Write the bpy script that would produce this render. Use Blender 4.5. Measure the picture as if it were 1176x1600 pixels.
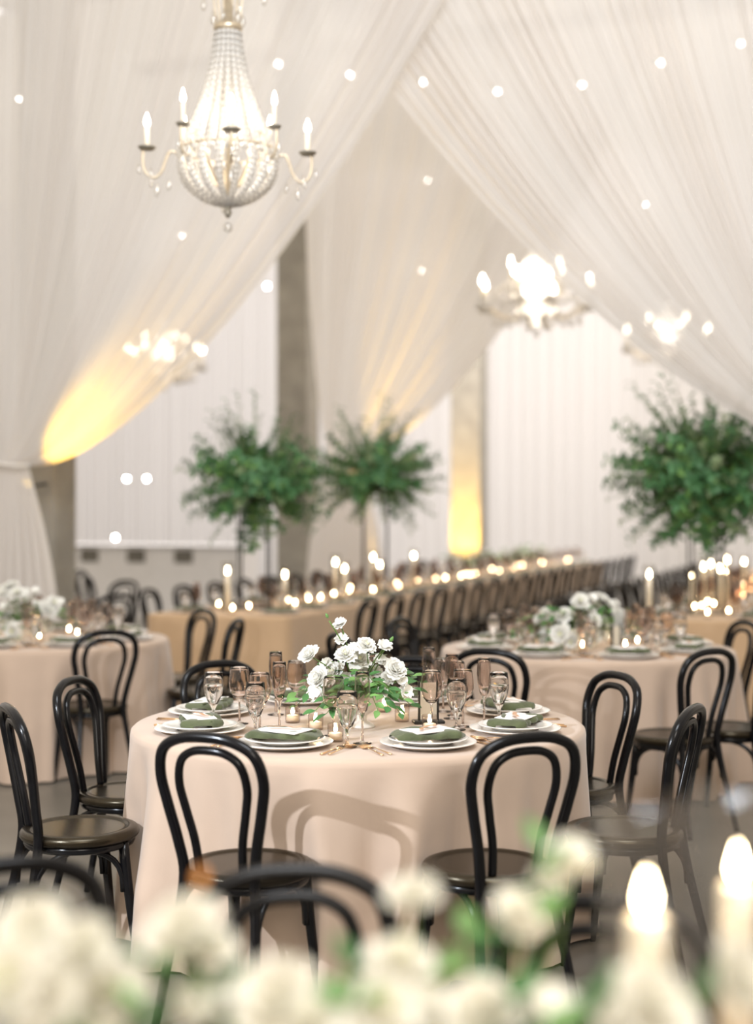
import bpy, math, random
from mathutils import Vector, Matrix
random.seed(7)
PI = math.pi
S = bpy.context.scene
COL = S.collection
for o in list(bpy.data.objects):
    bpy.data.objects.remove(o)

# ---------------------------------------------------------------- camera
F = 2285.0                 # focal length in pixels of the 1176 x 1600 frame
H = 1.57                   # eye height
cd = bpy.data.cameras.new('camera'); cam = bpy.data.objects.new('camera', cd); COL.objects.link(cam)
cam.location = (0, 0, H); cam.rotation_euler = (PI/2, 0, 0)
cd.sensor_fit = 'VERTICAL'; cd.sensor_height = 36.0; cd.lens = F/1600*36.0
cd.clip_start = 0.05; cd.clip_end = 200
cd.dof.use_dof = True; cd.dof.focus_distance = 5.25; cd.dof.aperture_fstop = 1.08
S.camera = cam

# ---------------------------------------------------------------- world, large lights, exposure
w = bpy.data.worlds.new('world'); S.world = w; w.use_nodes = True
bg = w.node_tree.nodes['Background']; bg.inputs[0].default_value = (1.0, 0.885, 0.735, 1); bg.inputs[1].default_value = 0.98
S.view_settings.view_transform = 'Standard'; S.view_settings.look = 'None'
S.view_settings.exposure = 0.0; S.view_settings.gamma = 1.0; S.view_settings.use_curve_mapping = False

def lamp(name, kind, loc, energy, color, size=0.1, target=None, angle=60, blend=0.5):
    ld = bpy.data.lights.new(name, kind); ld.energy = energy; ld.color = color
    if kind == 'SPOT': ld.spot_size = math.radians(angle); ld.spot_blend = blend; ld.shadow_soft_size = size
    elif kind == 'POINT': ld.shadow_soft_size = size
    elif kind == 'AREA': ld.shape = 'DISK'; ld.size = size
    o = bpy.data.objects.new(name, ld); COL.objects.link(o); o.location = loc
    if target is not None:
        o.rotation_euler = (Vector(target)-Vector(loc)).to_track_quat('-Z', 'Y').to_euler()
    return o
# white lamp standing off to the left: throws the chair shadows on the cloths
lamp('stand_light', 'SPOT', (-1.95, 3.35, 1.75), 245, (0.82, 0.89, 1.0), 0.016, (0.6, 6.6, 0.75), 110, 0.6)
# added soft fill lamps, unseen: brighten swags, near flowers and back wall
lamp('fill_light', 'AREA', (0.5, 1.0, 7.6), 560, (0.86, 0.92, 1.0), 4.0, (0.3, 12.0, 4.0))
lamp('fill_light', 'AREA', (1.5, -3.0, 4.6), 175, (1.0, 0.93, 0.84), 3.0, (0, 4.0, 0.8))
lamp('fill_light', 'AREA', (4.5, 22.0, 8.6), 900, (1.0, 0.94, 0.88), 4.0, (1.0, 30, 3))
lamp('fill_light', 'AREA', (-4.5, 22.0, 8.6), 850, (0.92, 0.93, 1.0), 4.0, (-4.0, 32, 2))

# ---------------------------------------------------------------- pixel helpers
def ray(px, py): return Vector(((px-588)/F, 1.0, (800-py)/F))
def at_depth(px, py, d): return Vector((0, 0, H)) + ray(px, py)*d
def at_z(px, py, z):
    r = ray(px, py); return Vector((0, 0, H)) + r*((z-H)/r.z)
HA = math.radians(19.5)                       # the hall's axis is turned to the right of the view
U = Vector((math.sin(HA), math.cos(HA), 0)); V = Vector((math.cos(HA), -math.sin(HA), 0))
def on_plane(px, py, p0, back=0.0):           # upright plane across the hall through p0
    r = ray(px, py); c = Vector((0, 0, H)); p = Vector(p0) + U*back
    return c + r*((p-c).dot(U)/r.dot(U))

# ---------------------------------------------------------------- materials
MATS = {}
def nodes(name):
    m = bpy.data.materials.new(name); m.use_nodes = True; MATS[name] = m
    nt = m.node_tree; return m, nt, nt.nodes['Principled BSDF']
def mat(name, color, rough=0.5, metal=0.0, noise=0.0, nscale=8.0, bump=0.0, bscale=60.0, sheen=0.0, coat=0.0, emit=None, estr=0.0, spec=None, sub=0.0, aniso=(1, 1, 1)):
    m, nt, b = nodes(name)
    b.inputs['Base Color'].default_value = (*color, 1); b.inputs['Roughness'].default_value = rough; b.inputs['Metallic'].default_value = metal
    b.inputs['Sheen Weight'].default_value = sheen; b.inputs['Coat Weight'].default_value = coat
    if spec is not None: b.inputs['Specular IOR Level'].default_value = spec
    if sub:
        b.inputs['Subsurface Weight'].default_value = sub; b.inputs['Subsurface Radius'].default_value = (0.01, 0.01, 0.008)
    if emit:
        b.inputs['Emission Color'].default_value = (*emit, 1); b.inputs['Emission Strength'].default_value = estr
    if noise or bump:
        tc = nt.nodes.new('ShaderNodeTexCoord'); mp = nt.nodes.new('ShaderNodeMapping'); mp.inputs['Scale'].default_value = aniso
        nt.links.new(tc.outputs['Object'], mp.inputs['Vector'])
    if noise:
        n = nt.nodes.new('ShaderNodeTexNoise'); n.inputs['Scale'].default_value = nscale; n.inputs['Detail'].default_value = 4
        r = nt.nodes.new('ShaderNodeValToRGB')
        r.color_ramp.elements[0].position = 0.3; r.color_ramp.elements[1].position = 0.7
        r.color_ramp.elements[0].color = (*[max(0, c*(1-noise)) for c in color], 1); r.color_ramp.elements[1].color = (*[min(1, c*(1+noise)) for c in color], 1)
        nt.links.new(mp.outputs[0], n.inputs['Vector']); nt.links.new(n.outputs['Fac'], r.inputs[0]); nt.links.new(r.outputs[0], b.inputs['Base Color'])
    if bump:
        n2 = nt.nodes.new('ShaderNodeTexNoise'); n2.inputs['Scale'].default_value = bscale; n2.inputs['Detail'].default_value = 3
        bp = nt.nodes.new('ShaderNodeBump'); bp.inputs['Strength'].default_value = bump; bp.inputs['Distance'].default_value = 0.01
        nt.links.new(mp.outputs[0], n2.inputs['Vector']); nt.links.new(n2.outputs['Fac'], bp.inputs['Height']); nt.links.new(bp.outputs[0], b.inputs['Normal'])
    return m
def thin_glass(name, tint, gloss=0.9, edge=0.6, base=0.045):
    m = bpy.data.materials.new(name); m.use_nodes = True; MATS[name] = m; nt = m.node_tree
    nt.nodes.remove(nt.nodes['Principled BSDF']); out = nt.nodes['Material Output']
    t = nt.nodes.new('ShaderNodeBsdfTransparent'); t.inputs[0].default_value = (*tint, 1)
    g = nt.nodes.new('ShaderNodeBsdfGlossy'); g.inputs['Roughness'].default_value = 0.03; g.inputs[0].default_value = (gloss, gloss, gloss, 1)
    f = nt.nodes.new('ShaderNodeLayerWeight'); f.inputs[0].default_value = 0.5
    pw = nt.nodes.new('ShaderNodeMath'); pw.operation = 'POWER'; pw.inputs[1].default_value = 3.2; nt.links.new(f.outputs['Facing'], pw.inputs[0])
    ma = nt.nodes.new('ShaderNodeMath'); ma.operation = 'MULTIPLY_ADD'; ma.inputs[1].default_value = edge; ma.inputs[2].default_value = base; nt.links.new(pw.outputs[0], ma.inputs[0])
    cm = nt.nodes.new('ShaderNodeMix'); cm.data_type = 'RGBA'; cm.inputs[6].default_value = (*tint, 1); cm.inputs[7].default_value = (*[c*.45 for c in tint], 1)   # longer way through the wall at grazing angles
    nt.links.new(pw.outputs[0], cm.inputs[0]); nt.links.new(cm.outputs[2], t.inputs[0])
    mx = nt.nodes.new('ShaderNodeMixShader'); nt.links.new(ma.outputs[0], mx.inputs[0]); nt.links.new(t.outputs[0], mx.inputs[1]); nt.links.new(g.outputs[0], mx.inputs[2])
    nt.links.new(mx.outputs[0], out.inputs[0]); return m
def real_glass(name, tint, ior):
    m, nt, b = nodes(name)
    b.inputs['Base Color'].default_value = (*tint, 1); b.inputs['Roughness'].default_value = 0.0; b.inputs['IOR'].default_value = ior; b.inputs['Transmission Weight'].default_value = 1.0
    return m
def sheer(name, color, clear=0.12, trans=0.45):
    m = bpy.data.materials.new(name); m.use_nodes = True; MATS[name] = m; nt = m.node_tree
    nt.nodes.remove(nt.nodes['Principled BSDF']); out = nt.nodes['Material Output']
    d = nt.nodes.new('ShaderNodeBsdfDiffuse'); d.inputs[0].default_value = (*color, 1)
    tl = nt.nodes.new('ShaderNodeBsdfTranslucent'); tl.inputs[0].default_value = (*color, 1)
    tr = nt.nodes.new('ShaderNodeBsdfTransparent')
    tc = nt.nodes.new('ShaderNodeTexCoord'); n = nt.nodes.new('ShaderNodeTexNoise'); n.inputs['Scale'].default_value = 300
    bp = nt.nodes.new('ShaderNodeBump'); bp.inputs['Strength'].default_value = 0.15; bp.inputs['Distance'].default_value = 0.002
    nt.links.new(tc.outputs['Object'], n.inputs['Vector']); nt.links.new(n.outputs['Fac'], bp.inputs['Height']); nt.links.new(bp.outputs[0], d.inputs['Normal'])
    a = nt.nodes.new('ShaderNodeMixShader'); a.inputs[0].default_value = trans; nt.links.new(d.outputs[0], a.inputs[1]); nt.links.new(tl.outputs[0], a.inputs[2])
    c = nt.nodes.new('ShaderNodeMixShader'); c.inputs[0].default_value = clear; nt.links.new(a.outputs[0], c.inputs[1]); nt.links.new(tr.outputs[0], c.inputs[2])
    nt.links.new(c.outputs[0], out.inputs[0]); return m
mat('lacquer', (0.004, 0.004, 0.005), 0.2, noise=0.3, nscale=30, spec=0.3)
mat('lacquer_seat', (0.01, 0.007, 0.004), 0.27, noise=0.35, nscale=14, spec=0.55, bump=0.02, bscale=120, aniso=(1, 6, 1))
MATS['lacquer_seat'].node_tree.nodes['Principled BSDF'].inputs['Specular Tint'].default_value = (1.0, 0.86, 0.62, 1)   # warm base and tint imitate golden reflections on the seats
mat('cloth', (0.52, 0.39, 0.295), 0.85, noise=0.05, nscale=5, bump=0.06, bscale=260, sheen=0.35)
mat('uplit_tan_cloth', (0.6, 0.41, 0.245), 0.85, noise=0.05, nscale=5, bump=0.06, bscale=260, sheen=0.3)  # yellow uplight spill is put into this cloth's colour
mat('concrete_floor', (0.15, 0.137, 0.115), 0.38, noise=0.28, nscale=1.3, bump=0.05, bscale=9)
mat('concrete', (0.34, 0.32, 0.28), 0.8, noise=0.16, nscale=3.5, bump=0.15, bscale=12)
mat('wall_paint', (0.74, 0.71, 0.68), 0.8, noise=0.03)
mat('white_counter', (0.8, 0.79, 0.8), 0.5, noise=0.03)
mat('vent', (0.16, 0.15, 0.13), 0.6, noise=0.1)
sheer('sheer_drape', (0.94, 0.915, 0.895), 0.11, 0.48)
sheer('wall_drape', (0.9, 0.88, 0.87), 0.03, 0.25)
sheer('tie_band', (0.9, 0.87, 0.83), 0.02, 0.2)
mat('porcelain', (0.84, 0.8, 0.75), 0.22, noise=0.02, coat=0.4)
mat('bowl_white', (0.86, 0.83, 0.79), 0.35, noise=0.03)
mat('gold', (0.83, 0.56, 0.33), 0.22, metal=1.0, noise=0.06, nscale=20)
mat('copper_ribbon', (0.62, 0.36, 0.22), 0.4, metal=0.3, noise=0.1, nscale=30)
mat('velvet_green', (0.07, 0.085, 0.033), 0.8, noise=0.35, nscale=18, bump=0.2, bscale=90, sheen=0.25)
mat('card', (0.86, 0.82, 0.79), 0.7, noise=0.02)
mat('card_cream', (0.8, 0.72, 0.58), 0.7, noise=0.03)
mat('ink', (0.05, 0.045, 0.04), 0.6, noise=0.05)
mat('black_metal', (0.012, 0.011, 0.011), 0.4, noise=0.2)
mat('wax', (0.9, 0.82, 0.68), 0.45, noise=0.03, emit=(1.0, 0.75, 0.42), estr=0.2)  # faint own emission imitates flame light in the wax
mat('flame', (1, 0.8, 0.5), 0.5, emit=(1.0, 0.80, 0.50), estr=70, noise=0.01)
mat('bulb', (1, 0.9, 0.75), 0.5, emit=(1.0, 0.86, 0.66), estr=30, noise=0.01)
mat('pin_bulb', (1, 0.95, 0.9), 0.5, emit=(1.0, 0.94, 0.86), estr=75, noise=0.01)
mat('candle_sleeve', (0.9, 0.83, 0.7), 0.5, noise=0.03, emit=(1.0, 0.8, 0.5), estr=0.25)
mat('champagne_metal', (0.72, 0.62, 0.47), 0.35, metal=0.8, noise=0.1, nscale=40)
mat('aged_silver', (0.42, 0.39, 0.33), 0.4, metal=0.7, noise=0.15, nscale=40)
def crystal(name):
    m = bpy.data.materials.new(name); m.use_nodes = True; MATS[name] = m; nt = m.node_tree
    nt.nodes.remove(nt.nodes['Principled BSDF']); out = nt.nodes['Material Output']
    tl = nt.nodes.new('ShaderNodeBsdfTranslucent'); tl.inputs[0].default_value = (.97, .95, .92, 1)
    df = nt.nodes.new('ShaderNodeBsdfDiffuse'); df.inputs[0].default_value = (.93, .91, .88, 1)
    gl = nt.nodes.new('ShaderNodeBsdfGlossy'); gl.inputs['Roughness'].default_value = .05
    a = nt.nodes.new('ShaderNodeMixShader'); a.inputs[0].default_value = .45; nt.links.new(tl.outputs[0], a.inputs[1]); nt.links.new(df.outputs[0], a.inputs[2])
    c = nt.nodes.new('ShaderNodeMixShader'); lw = nt.nodes.new('ShaderNodeLayerWeight'); lw.inputs[0].default_value = .35; nt.links.new(lw.outputs['Facing'], c.inputs[0])
    nt.links.new(a.outputs[0], c.inputs[1]); nt.links.new(gl.outputs[0], c.inputs[2]); nt.links.new(c.outputs[0], out.inputs[0])
crystal('crystal')
thin_glass('clear_crystal', (0.93, 0.92, 0.9), 1.0, 0.7, 0.25)
thin_glass('smoky_glass', (0.70, 0.61, 0.56))
thin_glass('clear_glass', (0.90, 0.88, 0.86))
thin_glass('cylinder_glass', (0.90, 0.89, 0.87), 0.9, 0.6, 0.07)
thin_glass('blush_glass', (0.86, 0.80, 0.76))
real_glass('smoky_crystal', (0.86, 0.785, 0.745), 1.45)
real_glass('clear_solid', (0.97, 0.955, 0.94), 1.45)
real_glass('water', (0.97, 0.96, 0.95), 1.33)
mat('petal', (0.84, 0.83, 0.78), 0.6, noise=0.05, nscale=25, sub=0.15)
mat('petal_cream', (0.97, 0.93, 0.83), 0.6, noise=0.06, nscale=20, sub=0.15)
mat('petal_heart', (0.80, 0.80, 0.52), 0.6, noise=0.1, nscale=30)
mat('stem', (0.12, 0.22, 0.045), 0.5, noise=0.2, nscale=20)
mat('leaf', (0.055, 0.17, 0.045), 0.42, noise=0.35, nscale=14)
mat('leaf_light', (0.16, 0.33, 0.09), 0.45, noise=0.3, nscale=14)
mat('tree_leaf', (0.075, 0.22, 0.08), 0.5, noise=0.4, nscale=4)
mat('tree_leaf_pale', (0.24, 0.33, 0.16), 0.55, noise=0.3, nscale=4)
mat('dried_bloom', (0.62, 0.47, 0.26), 0.7, noise=0.25, nscale=20)
mat('orange_petal', (0.75, 0.30, 0.07), 0.6, noise=0.15, nscale=20)
mat('fixture', (0.03, 0.03, 0.03), 0.5, noise=0.1)
mat('lens', (1, 0.75, 0.2), 0.4, emit=(1, 0.62, 0.12), estr=6, noise=0.01)
mat('steel', (0.55, 0.53, 0.5), 0.5, metal=0.6, noise=0.08)

# ---------------------------------------------------------------- mesh builder
class MB:
    def __init__(s): s.v = []; s.f = []; s.m = []; s.slots = []; s.cur = 0
    def use(s, name):
        if name not in s.slots: s.slots.append(name)
        s.cur = s.slots.index(name); return s
    def add(s, vs, fs):
        b = len(s.v); s.v += [tuple(x) for x in vs]; s.f += [tuple(i+b for i in f) for f in fs]; s.m += [s.cur]*len(fs); return s
    def tube(s, pts, rad, seg=8, closed=False, cap=True, flat=1.0):
        pts = [Vector(p) for p in pts]; n = len(pts)
        rs = rad if isinstance(rad, (list, tuple)) else [rad]*n
        vs = []; fs = []; nrm = None
        for i, p in enumerate(pts):
            if closed: t = pts[(i+1) % n]-pts[i-1]
            else: t = pts[min(i+1, n-1)]-pts[max(i-1, 0)]
            t = t.normalized() if t.length > 1e-9 else Vector((0, 0, 1))
            if nrm is None:
                nrm = t.cross(Vector((0, 0, 1)))
                if nrm.length < 1e-3: nrm = t.cross(Vector((1, 0, 0)))
            nrm = (nrm - t*nrm.dot(t)).normalized(); bn = t.cross(nrm)
            for k in range(seg):
                a = 2*PI*k/seg; vs.append(p + nrm*math.cos(a)*rs[i] + bn*math.sin(a)*rs[i]*flat)
        for i in range(n if closed else n-1):
            j = (i+1) % n
            for k in range(seg):
                l = (k+1) % seg; fs.append((i*seg+k, i*seg+l, j*seg+l, j*seg+k))
        if cap and not closed:
            fs.append(tuple(reversed(range(seg)))); fs.append(tuple((n-1)*seg+k for k in range(seg)))
        return s.add(vs, fs)
    def lathe(s, prof, seg=24, c=(0, 0, 0), close_top=False, close_bot=False):
        vs = []; fs = []; n = len(prof)
        for r, z in prof:
            for k in range(seg):
                a = 2*PI*k/seg; vs.append((c[0]+max(r, 1e-5)*math.cos(a), c[1]+max(r, 1e-5)*math.sin(a), c[2]+z))
        for i in range(n-1):
            for k in range(seg):
                l = (k+1) % seg; fs.append((i*seg+k, i*seg+l, (i+1)*seg+l, (i+1)*seg+k))
        if close_bot: fs.append(tuple(reversed(range(seg))))
        if close_top: fs.append(tuple((n-1)*seg+k for k in range(seg)))
        return s.add(vs, fs)
    def box(s, c, d, rz=0, bev=0.0):
        x, y, z = d[0]/2, d[1]/2, d[2]/2; ca, sa = math.cos(rz), math.sin(rz)
        b = min(bev, x*.9, y*.9, z*.9)
        def T(p): return (c[0]+p[0]*ca-p[1]*sa, c[1]+p[0]*sa+p[1]*ca, c[2]+p[2])
        if b <= 0:
            vs = [T((i*x, j*y, k*z)) for k in (-1, 1) for j in (-1, 1) for i in (-1, 1)]
            return s.add(vs, [(0, 2, 3, 1), (4, 5, 7, 6), (0, 1, 5, 4), (2, 6, 7, 3), (0, 4, 6, 2), (1, 3, 7, 5)])
        rings = [(x-b, y-b, -z), (x, y, -z+b), (x, y, z-b), (x-b, y-b, z)]; vs = []
        for (X, Y, Z) in rings:
            q = b if X == x else b*.4
            vs += [T(p) for p in ((-X+q, -Y, Z), (X-q, -Y, Z), (X, -Y+q, Z), (X, Y-q, Z), (X-q, Y, Z), (-X+q, Y, Z), (-X, Y-q, Z), (-X, -Y+q, Z))]
        fs = [tuple(reversed(range(8))), tuple(range(24, 32))]
        for i in range(3):
            for k in range(8): fs.append((i*8+k, i*8+(k+1) % 8, i*8+8+(k+1) % 8, i*8+8+k))
        return s.add(vs, fs)
    def ball(s, c, r, seg=8, rings=6, sz=1.0):
        prof = [(r*math.sin(PI*i/rings), -r*sz*math.cos(PI*i/rings)) for i in range(rings+1)]
        return s.lathe(prof, seg, c)
    def grid(s, fn, nu, nv, wrap=False):
        vs = [fn(i/nu, j/nv) for j in range(nv+1) for i in range(nu+(0 if wrap else 1))]
        W = nu if wrap else nu+1; fs = []
        for j in range(nv):
            for i in range(nu):
                k = (i+1) % W; fs.append((j*W+i, j*W+k, (j+1)*W+k, (j+1)*W+i))
        return s.add(vs, fs)
    def leaf(s, p, d, up, L, W, bend=0.15, fold=0.12):
        d = Vector(d).normalized(); sd = d.cross(Vector(up))
        if sd.length < 1e-3: sd = d.cross(Vector((1, 0.3, 0)))
        sd.normalize(); n = sd.cross(d); p = Vector(p); vs = []
        for t, wd in ((0, .06), (.28, .8), (.55, 1.0), (.8, .6), (1, .03)):
            c = p + d*(L*t) - n*(bend*L*t*t)
            vs += [c-sd*(W*.5*wd)+n*(fold*W*wd), c, c+sd*(W*.5*wd)+n*(fold*W*wd)]
        fs = []
        for i in range(4):
            a = i*3; fs += [(a, a+1, a+4, a+3), (a+1, a+2, a+5, a+4)]
        return s.add(vs, fs)
    def mesh(s, name, smooth=True):
        me = bpy.data.meshes.new(name); me.from_pydata(s.v, [], s.f)
        for n in s.slots: me.materials.append(MATS[n])
        me.polygons.foreach_set('material_index', s.m); me.polygons.foreach_set('use_smooth', [smooth]*len(s.f)); me.update(); return me
def mb(m): return MB().use(m)

# ---------------------------------------------------------------- objects
FINE = {'bead_strand', 'basket_strand', 'crystal_strand', 'crystal_swag', 'arm_crystals', 'crown_crystals'}   # beads too small to pick apart
def ob(name, me, parent=None, loc=(0, 0, 0), rot=(0, 0, 0), scale=(1, 1, 1)):
    o = bpy.data.objects.new(name, me); COL.objects.link(o)
    if name in FINE: o['kind'] = 'stuff'
    o.location = loc; o.rotation_euler = rot; o.scale = scale; o.parent = parent; return o
def tag(o, label, cat, group=None, kind=None):
    if label: o['label'] = label
    if cat: o['category'] = cat
    if group: o['group'] = group
    if kind: o['kind'] = kind
    return o
def struct(name, me, label, cat, **k):
    o = ob(name, me, **k); return tag(o, label, cat, kind='structure')
# a kit is a mesh, or a list of (part name, mesh, [(sub-part name, mesh), ...])
RADII = {'wine_glass': .043, 'champagne_flute': .034, 'water_goblet': .041, 'votive_candle': .030, 'cylinder_candle': .053, 'flower_stand': .20, 'table_number_frame': .055, 'footed_bowl': .075, 'charger_plate': .170}
FIXED = {'flower_stand', 'footed_bowl', 'charger_plate', 'table_number_frame'}
TAKEN = []
def free_spot(name, loc, big=None):
    # things standing on a table keep clear of each other
    r = big or RADII[name]; x, y, z = loc
    if name not in FIXED:
        def clash(a, b): return any(math.hypot(a-p, b-q) < r+t+.002 for p, q, t in TAKEN)
        k = 0
        while clash(x, y) and k < 400:
            k += 1; x = loc[0]+.0011*k*math.cos(k*2.4); y = loc[1]+.0011*k*math.sin(k*2.4)
    TAKEN.append((x, y, r)); return (x, y, z)
def place(name, kit, loc, label, cat, group=None, rot=0.0, scale=(1, 1, 1)):
    if name in RADII: loc = free_spot(name, loc)
    elif name == 'dinner_plate' and loc[2] < .768: TAKEN.append((loc[0], loc[1], .17))
    r = rot if isinstance(rot, tuple) else (0, 0, rot)
    if not isinstance(kit, list):
        return tag(ob(name, kit, None, loc, r, scale), label, cat, group)
    e = tag(ob(name, None, None, loc, r, scale), label, cat, group); e.empty_display_size = 0.05
    for p in kit:
        po = ob(p[0], p[1], e)
        if len(p) > 2:
            for q in p[2]: ob(q[0], q[1], po)
    return e
ORD = 'first second third fourth fifth sixth seventh eighth ninth tenth eleventh twelfth thirteenth fourteenth fifteenth sixteenth seventeenth eighteenth nineteenth'.split()
for tn, te in (('twent', 'twenty'), ('thirt', 'thirty'), ('fort', 'forty'), ('fift', 'fifty')): ORD += [tn+'ieth']+[te+'-'+ORD[k] for k in range(9)]

# ---------------------------------------------------------------- setting
struct('floor', mb('concrete_floor').box((1, 17, -0.05), (34, 50, 0.1)).mesh('floor', False), 'grey olive polished concrete floor', 'floor')
WB = Vector((2.0, 33.0, 0))
struct('wall_back', mb('wall_paint').box((0, 0, 4.75), (30, 0.2, 9.5)).mesh('wall_back', False), 'pale painted wall behind the white drapes', 'wall', loc=WB+U*0.35, rot=(0, 0, -HA))
struct('wall_left', mb('wall_paint').box((0, 0, 4.75), (0.2, 44, 9.5)).mesh('wall_left', False), 'pale painted side wall on the left', 'wall', loc=WB-V*14.9-U*21.5, rot=(0, 0, -HA))
struct('wall_right', mb('wall_paint').box((0, 0, 4.75), (0.2, 44, 9.5)).mesh('wall_right', False), 'pale painted side wall on the right', 'wall', loc=WB+V*14.9-U*21.5, rot=(0, 0, -HA))

def drape_wall_panel(w, h, seed):
    rnd = random.Random(seed); ph = [rnd.uniform(0, 6.28) for _ in range(4)]
    def fn(s, t):
        x = (s-.5)*w; a = 2*PI*x
        y = .035*math.sin(a*5.1+ph[0]+.5*math.sin(a*.6+ph[2])) + .02*math.sin(a*8.3+ph[1]) + .02*math.sin(a*1.7+ph[3])
        return (x, y*(0.75+.25*(1-t)), t*h)
    return mb('wall_drape').grid(fn, int(w*60), 3).mesh('drape_panel')
NP = 12; PW = 2.05
panels = [drape_wall_panel(PW, 9.2, i) for i in range(4)]
for i in range(NP):
    k = (i-NP/2+.5)*(PW-.03)
    place('wall_drape', panels[i % 4], WB+V*k+Vector((0, 0, .02)), 'pleated white drape on the far wall, %s panel from the left' % ORD[i], 'drape', 'drape panels along the far wall', rot=-HA)

# ---------------------------------------------------------------- columns, counter
def column(px, d, w, label):
    p = at_depth(px, 800, d); p.z = 0
    m = mb('concrete').box((0, 0, 4.6), (w, w, 9.2), bev=.012).mesh('column', False)
    c = place('concrete_column', m, p, label, 'column', rot=-HA); return p
colA = column(74, 12.75, .36, 'grey concrete column partly hidden behind the tied drape on the left')
col1 = column(465, 20.5, .46, 'grey concrete column rising behind the greenery beside the middle drape')
col2 = column(733, 27.0, .56, 'concrete column washed yellow by an uplight near the far wall')
cp = at_depth(190, 800, 22.0); cp.z = 0
cpart = [('body', mb('white_counter').box((0, 0, .53), (4.2, .6, 1.06), bev=.01).mesh('body', False)),
         ('top', mb('white_counter').box((0, -.02, 1.075), (4.3, .7, .03), bev=.008).mesh('counter_top', False))]
for i in range(4):
    cpart.append(('vent', mb('vent').box((-1.15+.78*i, -.305, .92), (.3, .02, .19), bev=.006).mesh('vent', False)))
place('white_counter', cpart, cp, 'long white counter with dark vents along its front at far left', 'counter', rot=-HA)

# ---------------------------------------------------------------- swagged drapes
def bez(P, t):
    a = 1-t; return [a*a*a*P[0][i]+3*a*a*t*P[1][i]+3*a*t*t*P[2][i]+t*t*t*P[3][i] for i in (0, 1)]
def swag(name, label, outer, inner, p0, back, n, tail, seed, amp=.05):
    rnd = random.Random(seed); ph = [rnd.uniform(0, 6.28) for _ in range(6)]
    def fn(s, t):
        P = [[outer[k][i]*(1-s)+inner[k][i]*s for i in (0, 1)] for k in range(4)]
        x, y = bez(P, t)
        q = on_plane(x, y, p0, back)
        a = 2*PI*n*s
        g = amp*(1-.86*t)
        return q + U*(g*(math.sin(a+1.1*math.sin(2*PI*3*s+ph[0]))*(.62+.38*math.sin(2*PI*5*s+ph[1])) + .45*math.sin(a*.37+ph[2]) + .25*math.sin(a*2.3+ph[3])) + .35*amp*math.sin(3*t+7*s+ph[4]))
    e = tag(ob(name, None, None, (0, 0, 0)), label, 'drape')
    base = on_plane(outer[3][0], 1200, p0, back); base.z = 0; e.location = base
    def part(nm, b):
        b.v = [tuple(Vector(v)-base) for v in b.v]; return ob(nm, b.mesh(nm), e)
    part('swag_panel', mb('sheer_drape').grid(fn, n*8, 56))
    if tail:
        (l0, r0), (l1, r1), yt = tail                 # pixel extents at the tie and half way down
        def tf(s, t):
            tt = math.sin(min(1, t*1.25)*PI/2)
            x = (l0+(r0-l0)*s)*(1-tt)+(l1+(r1-l1)*s)*tt
            q = on_plane(x, yt, p0, back); q.z = q.z*(1-t)+.01*t
            return q + U*(.09*tt+.02)*math.sin(2*PI*9*s+ph[5]+.6*math.sin(4*s))
        part('drape_tail', mb('sheer_drape').grid(tf, 90, 20))
        c = on_plane((l0+r0)/2, yt, p0, back); rr = (on_plane(r0, yt, p0, back)-on_plane(l0, yt, p0, back)).length/2+.012
        pts = [c+V*(rr*math.cos(a))+U*(.075*math.sin(a))+Vector((0, 0, .01*math.sin(2*a))) for a in [2*PI*k/28 for k in range(28)]]
        part('tie_band', mb('tie_band').tube(pts, .018, 6, closed=True, flat=1.0))
    return e
T1 = at_depth(15, 725, 12.0); T2 = at_depth(540, 715, 18.7)
swag('drape_swag', 'sheer white swag gathered at the left, foremost of the crossing drapes',
     [(-190, -260), (-160, 200), (-40, 560), (-2, 722)], [(820, -260), (560, 300), (205, 745), (38, 728)], T1, 0, 46, ((-4, 44), (-60, 96), 727), 3, .055)
swag('drape_swag', 'sheer white swag falling to the right, crossing behind the left one',
     [(1500, -260), (1480, 200), (1400, 560), (1345, 722)], [(360, -260), (640, 290), (1050, 640), (1300, 716)], T1, .22, 50, ((1300, 1346), (1270, 1400), 722), 5, .055)
swag('drape_swag', 'sheer white swag deeper in the hall beside the grey column',
     [(470, 60), (472, 300), (478, 560), (512, 712)], [(1010, 60), (880, 455), (660, 690), (560, 718)], T2, 0, 34, ((508, 562), (480, 600), 716), 9, .06)

# roof beams the drapes and chandeliers hang from
def beam(name, a, b, label, z=7.45):
    a = Vector(a); b = Vector(b); c = (a+b)/2; L = (b-a).length
    struct(name, mb('steel').box((0, 0, 0), (L, .12, .16)).mesh('beam', False), label, 'beam', loc=(c.x, c.y, z), rot=(0, 0, math.atan2(b.y-a.y, b.x-a.x)))
pT1 = Vector((T1.x, T1.y, 0)); pT2 = Vector((T2.x, T2.y, 0))
zt1 = on_plane(300, -260, T1).z

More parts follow.
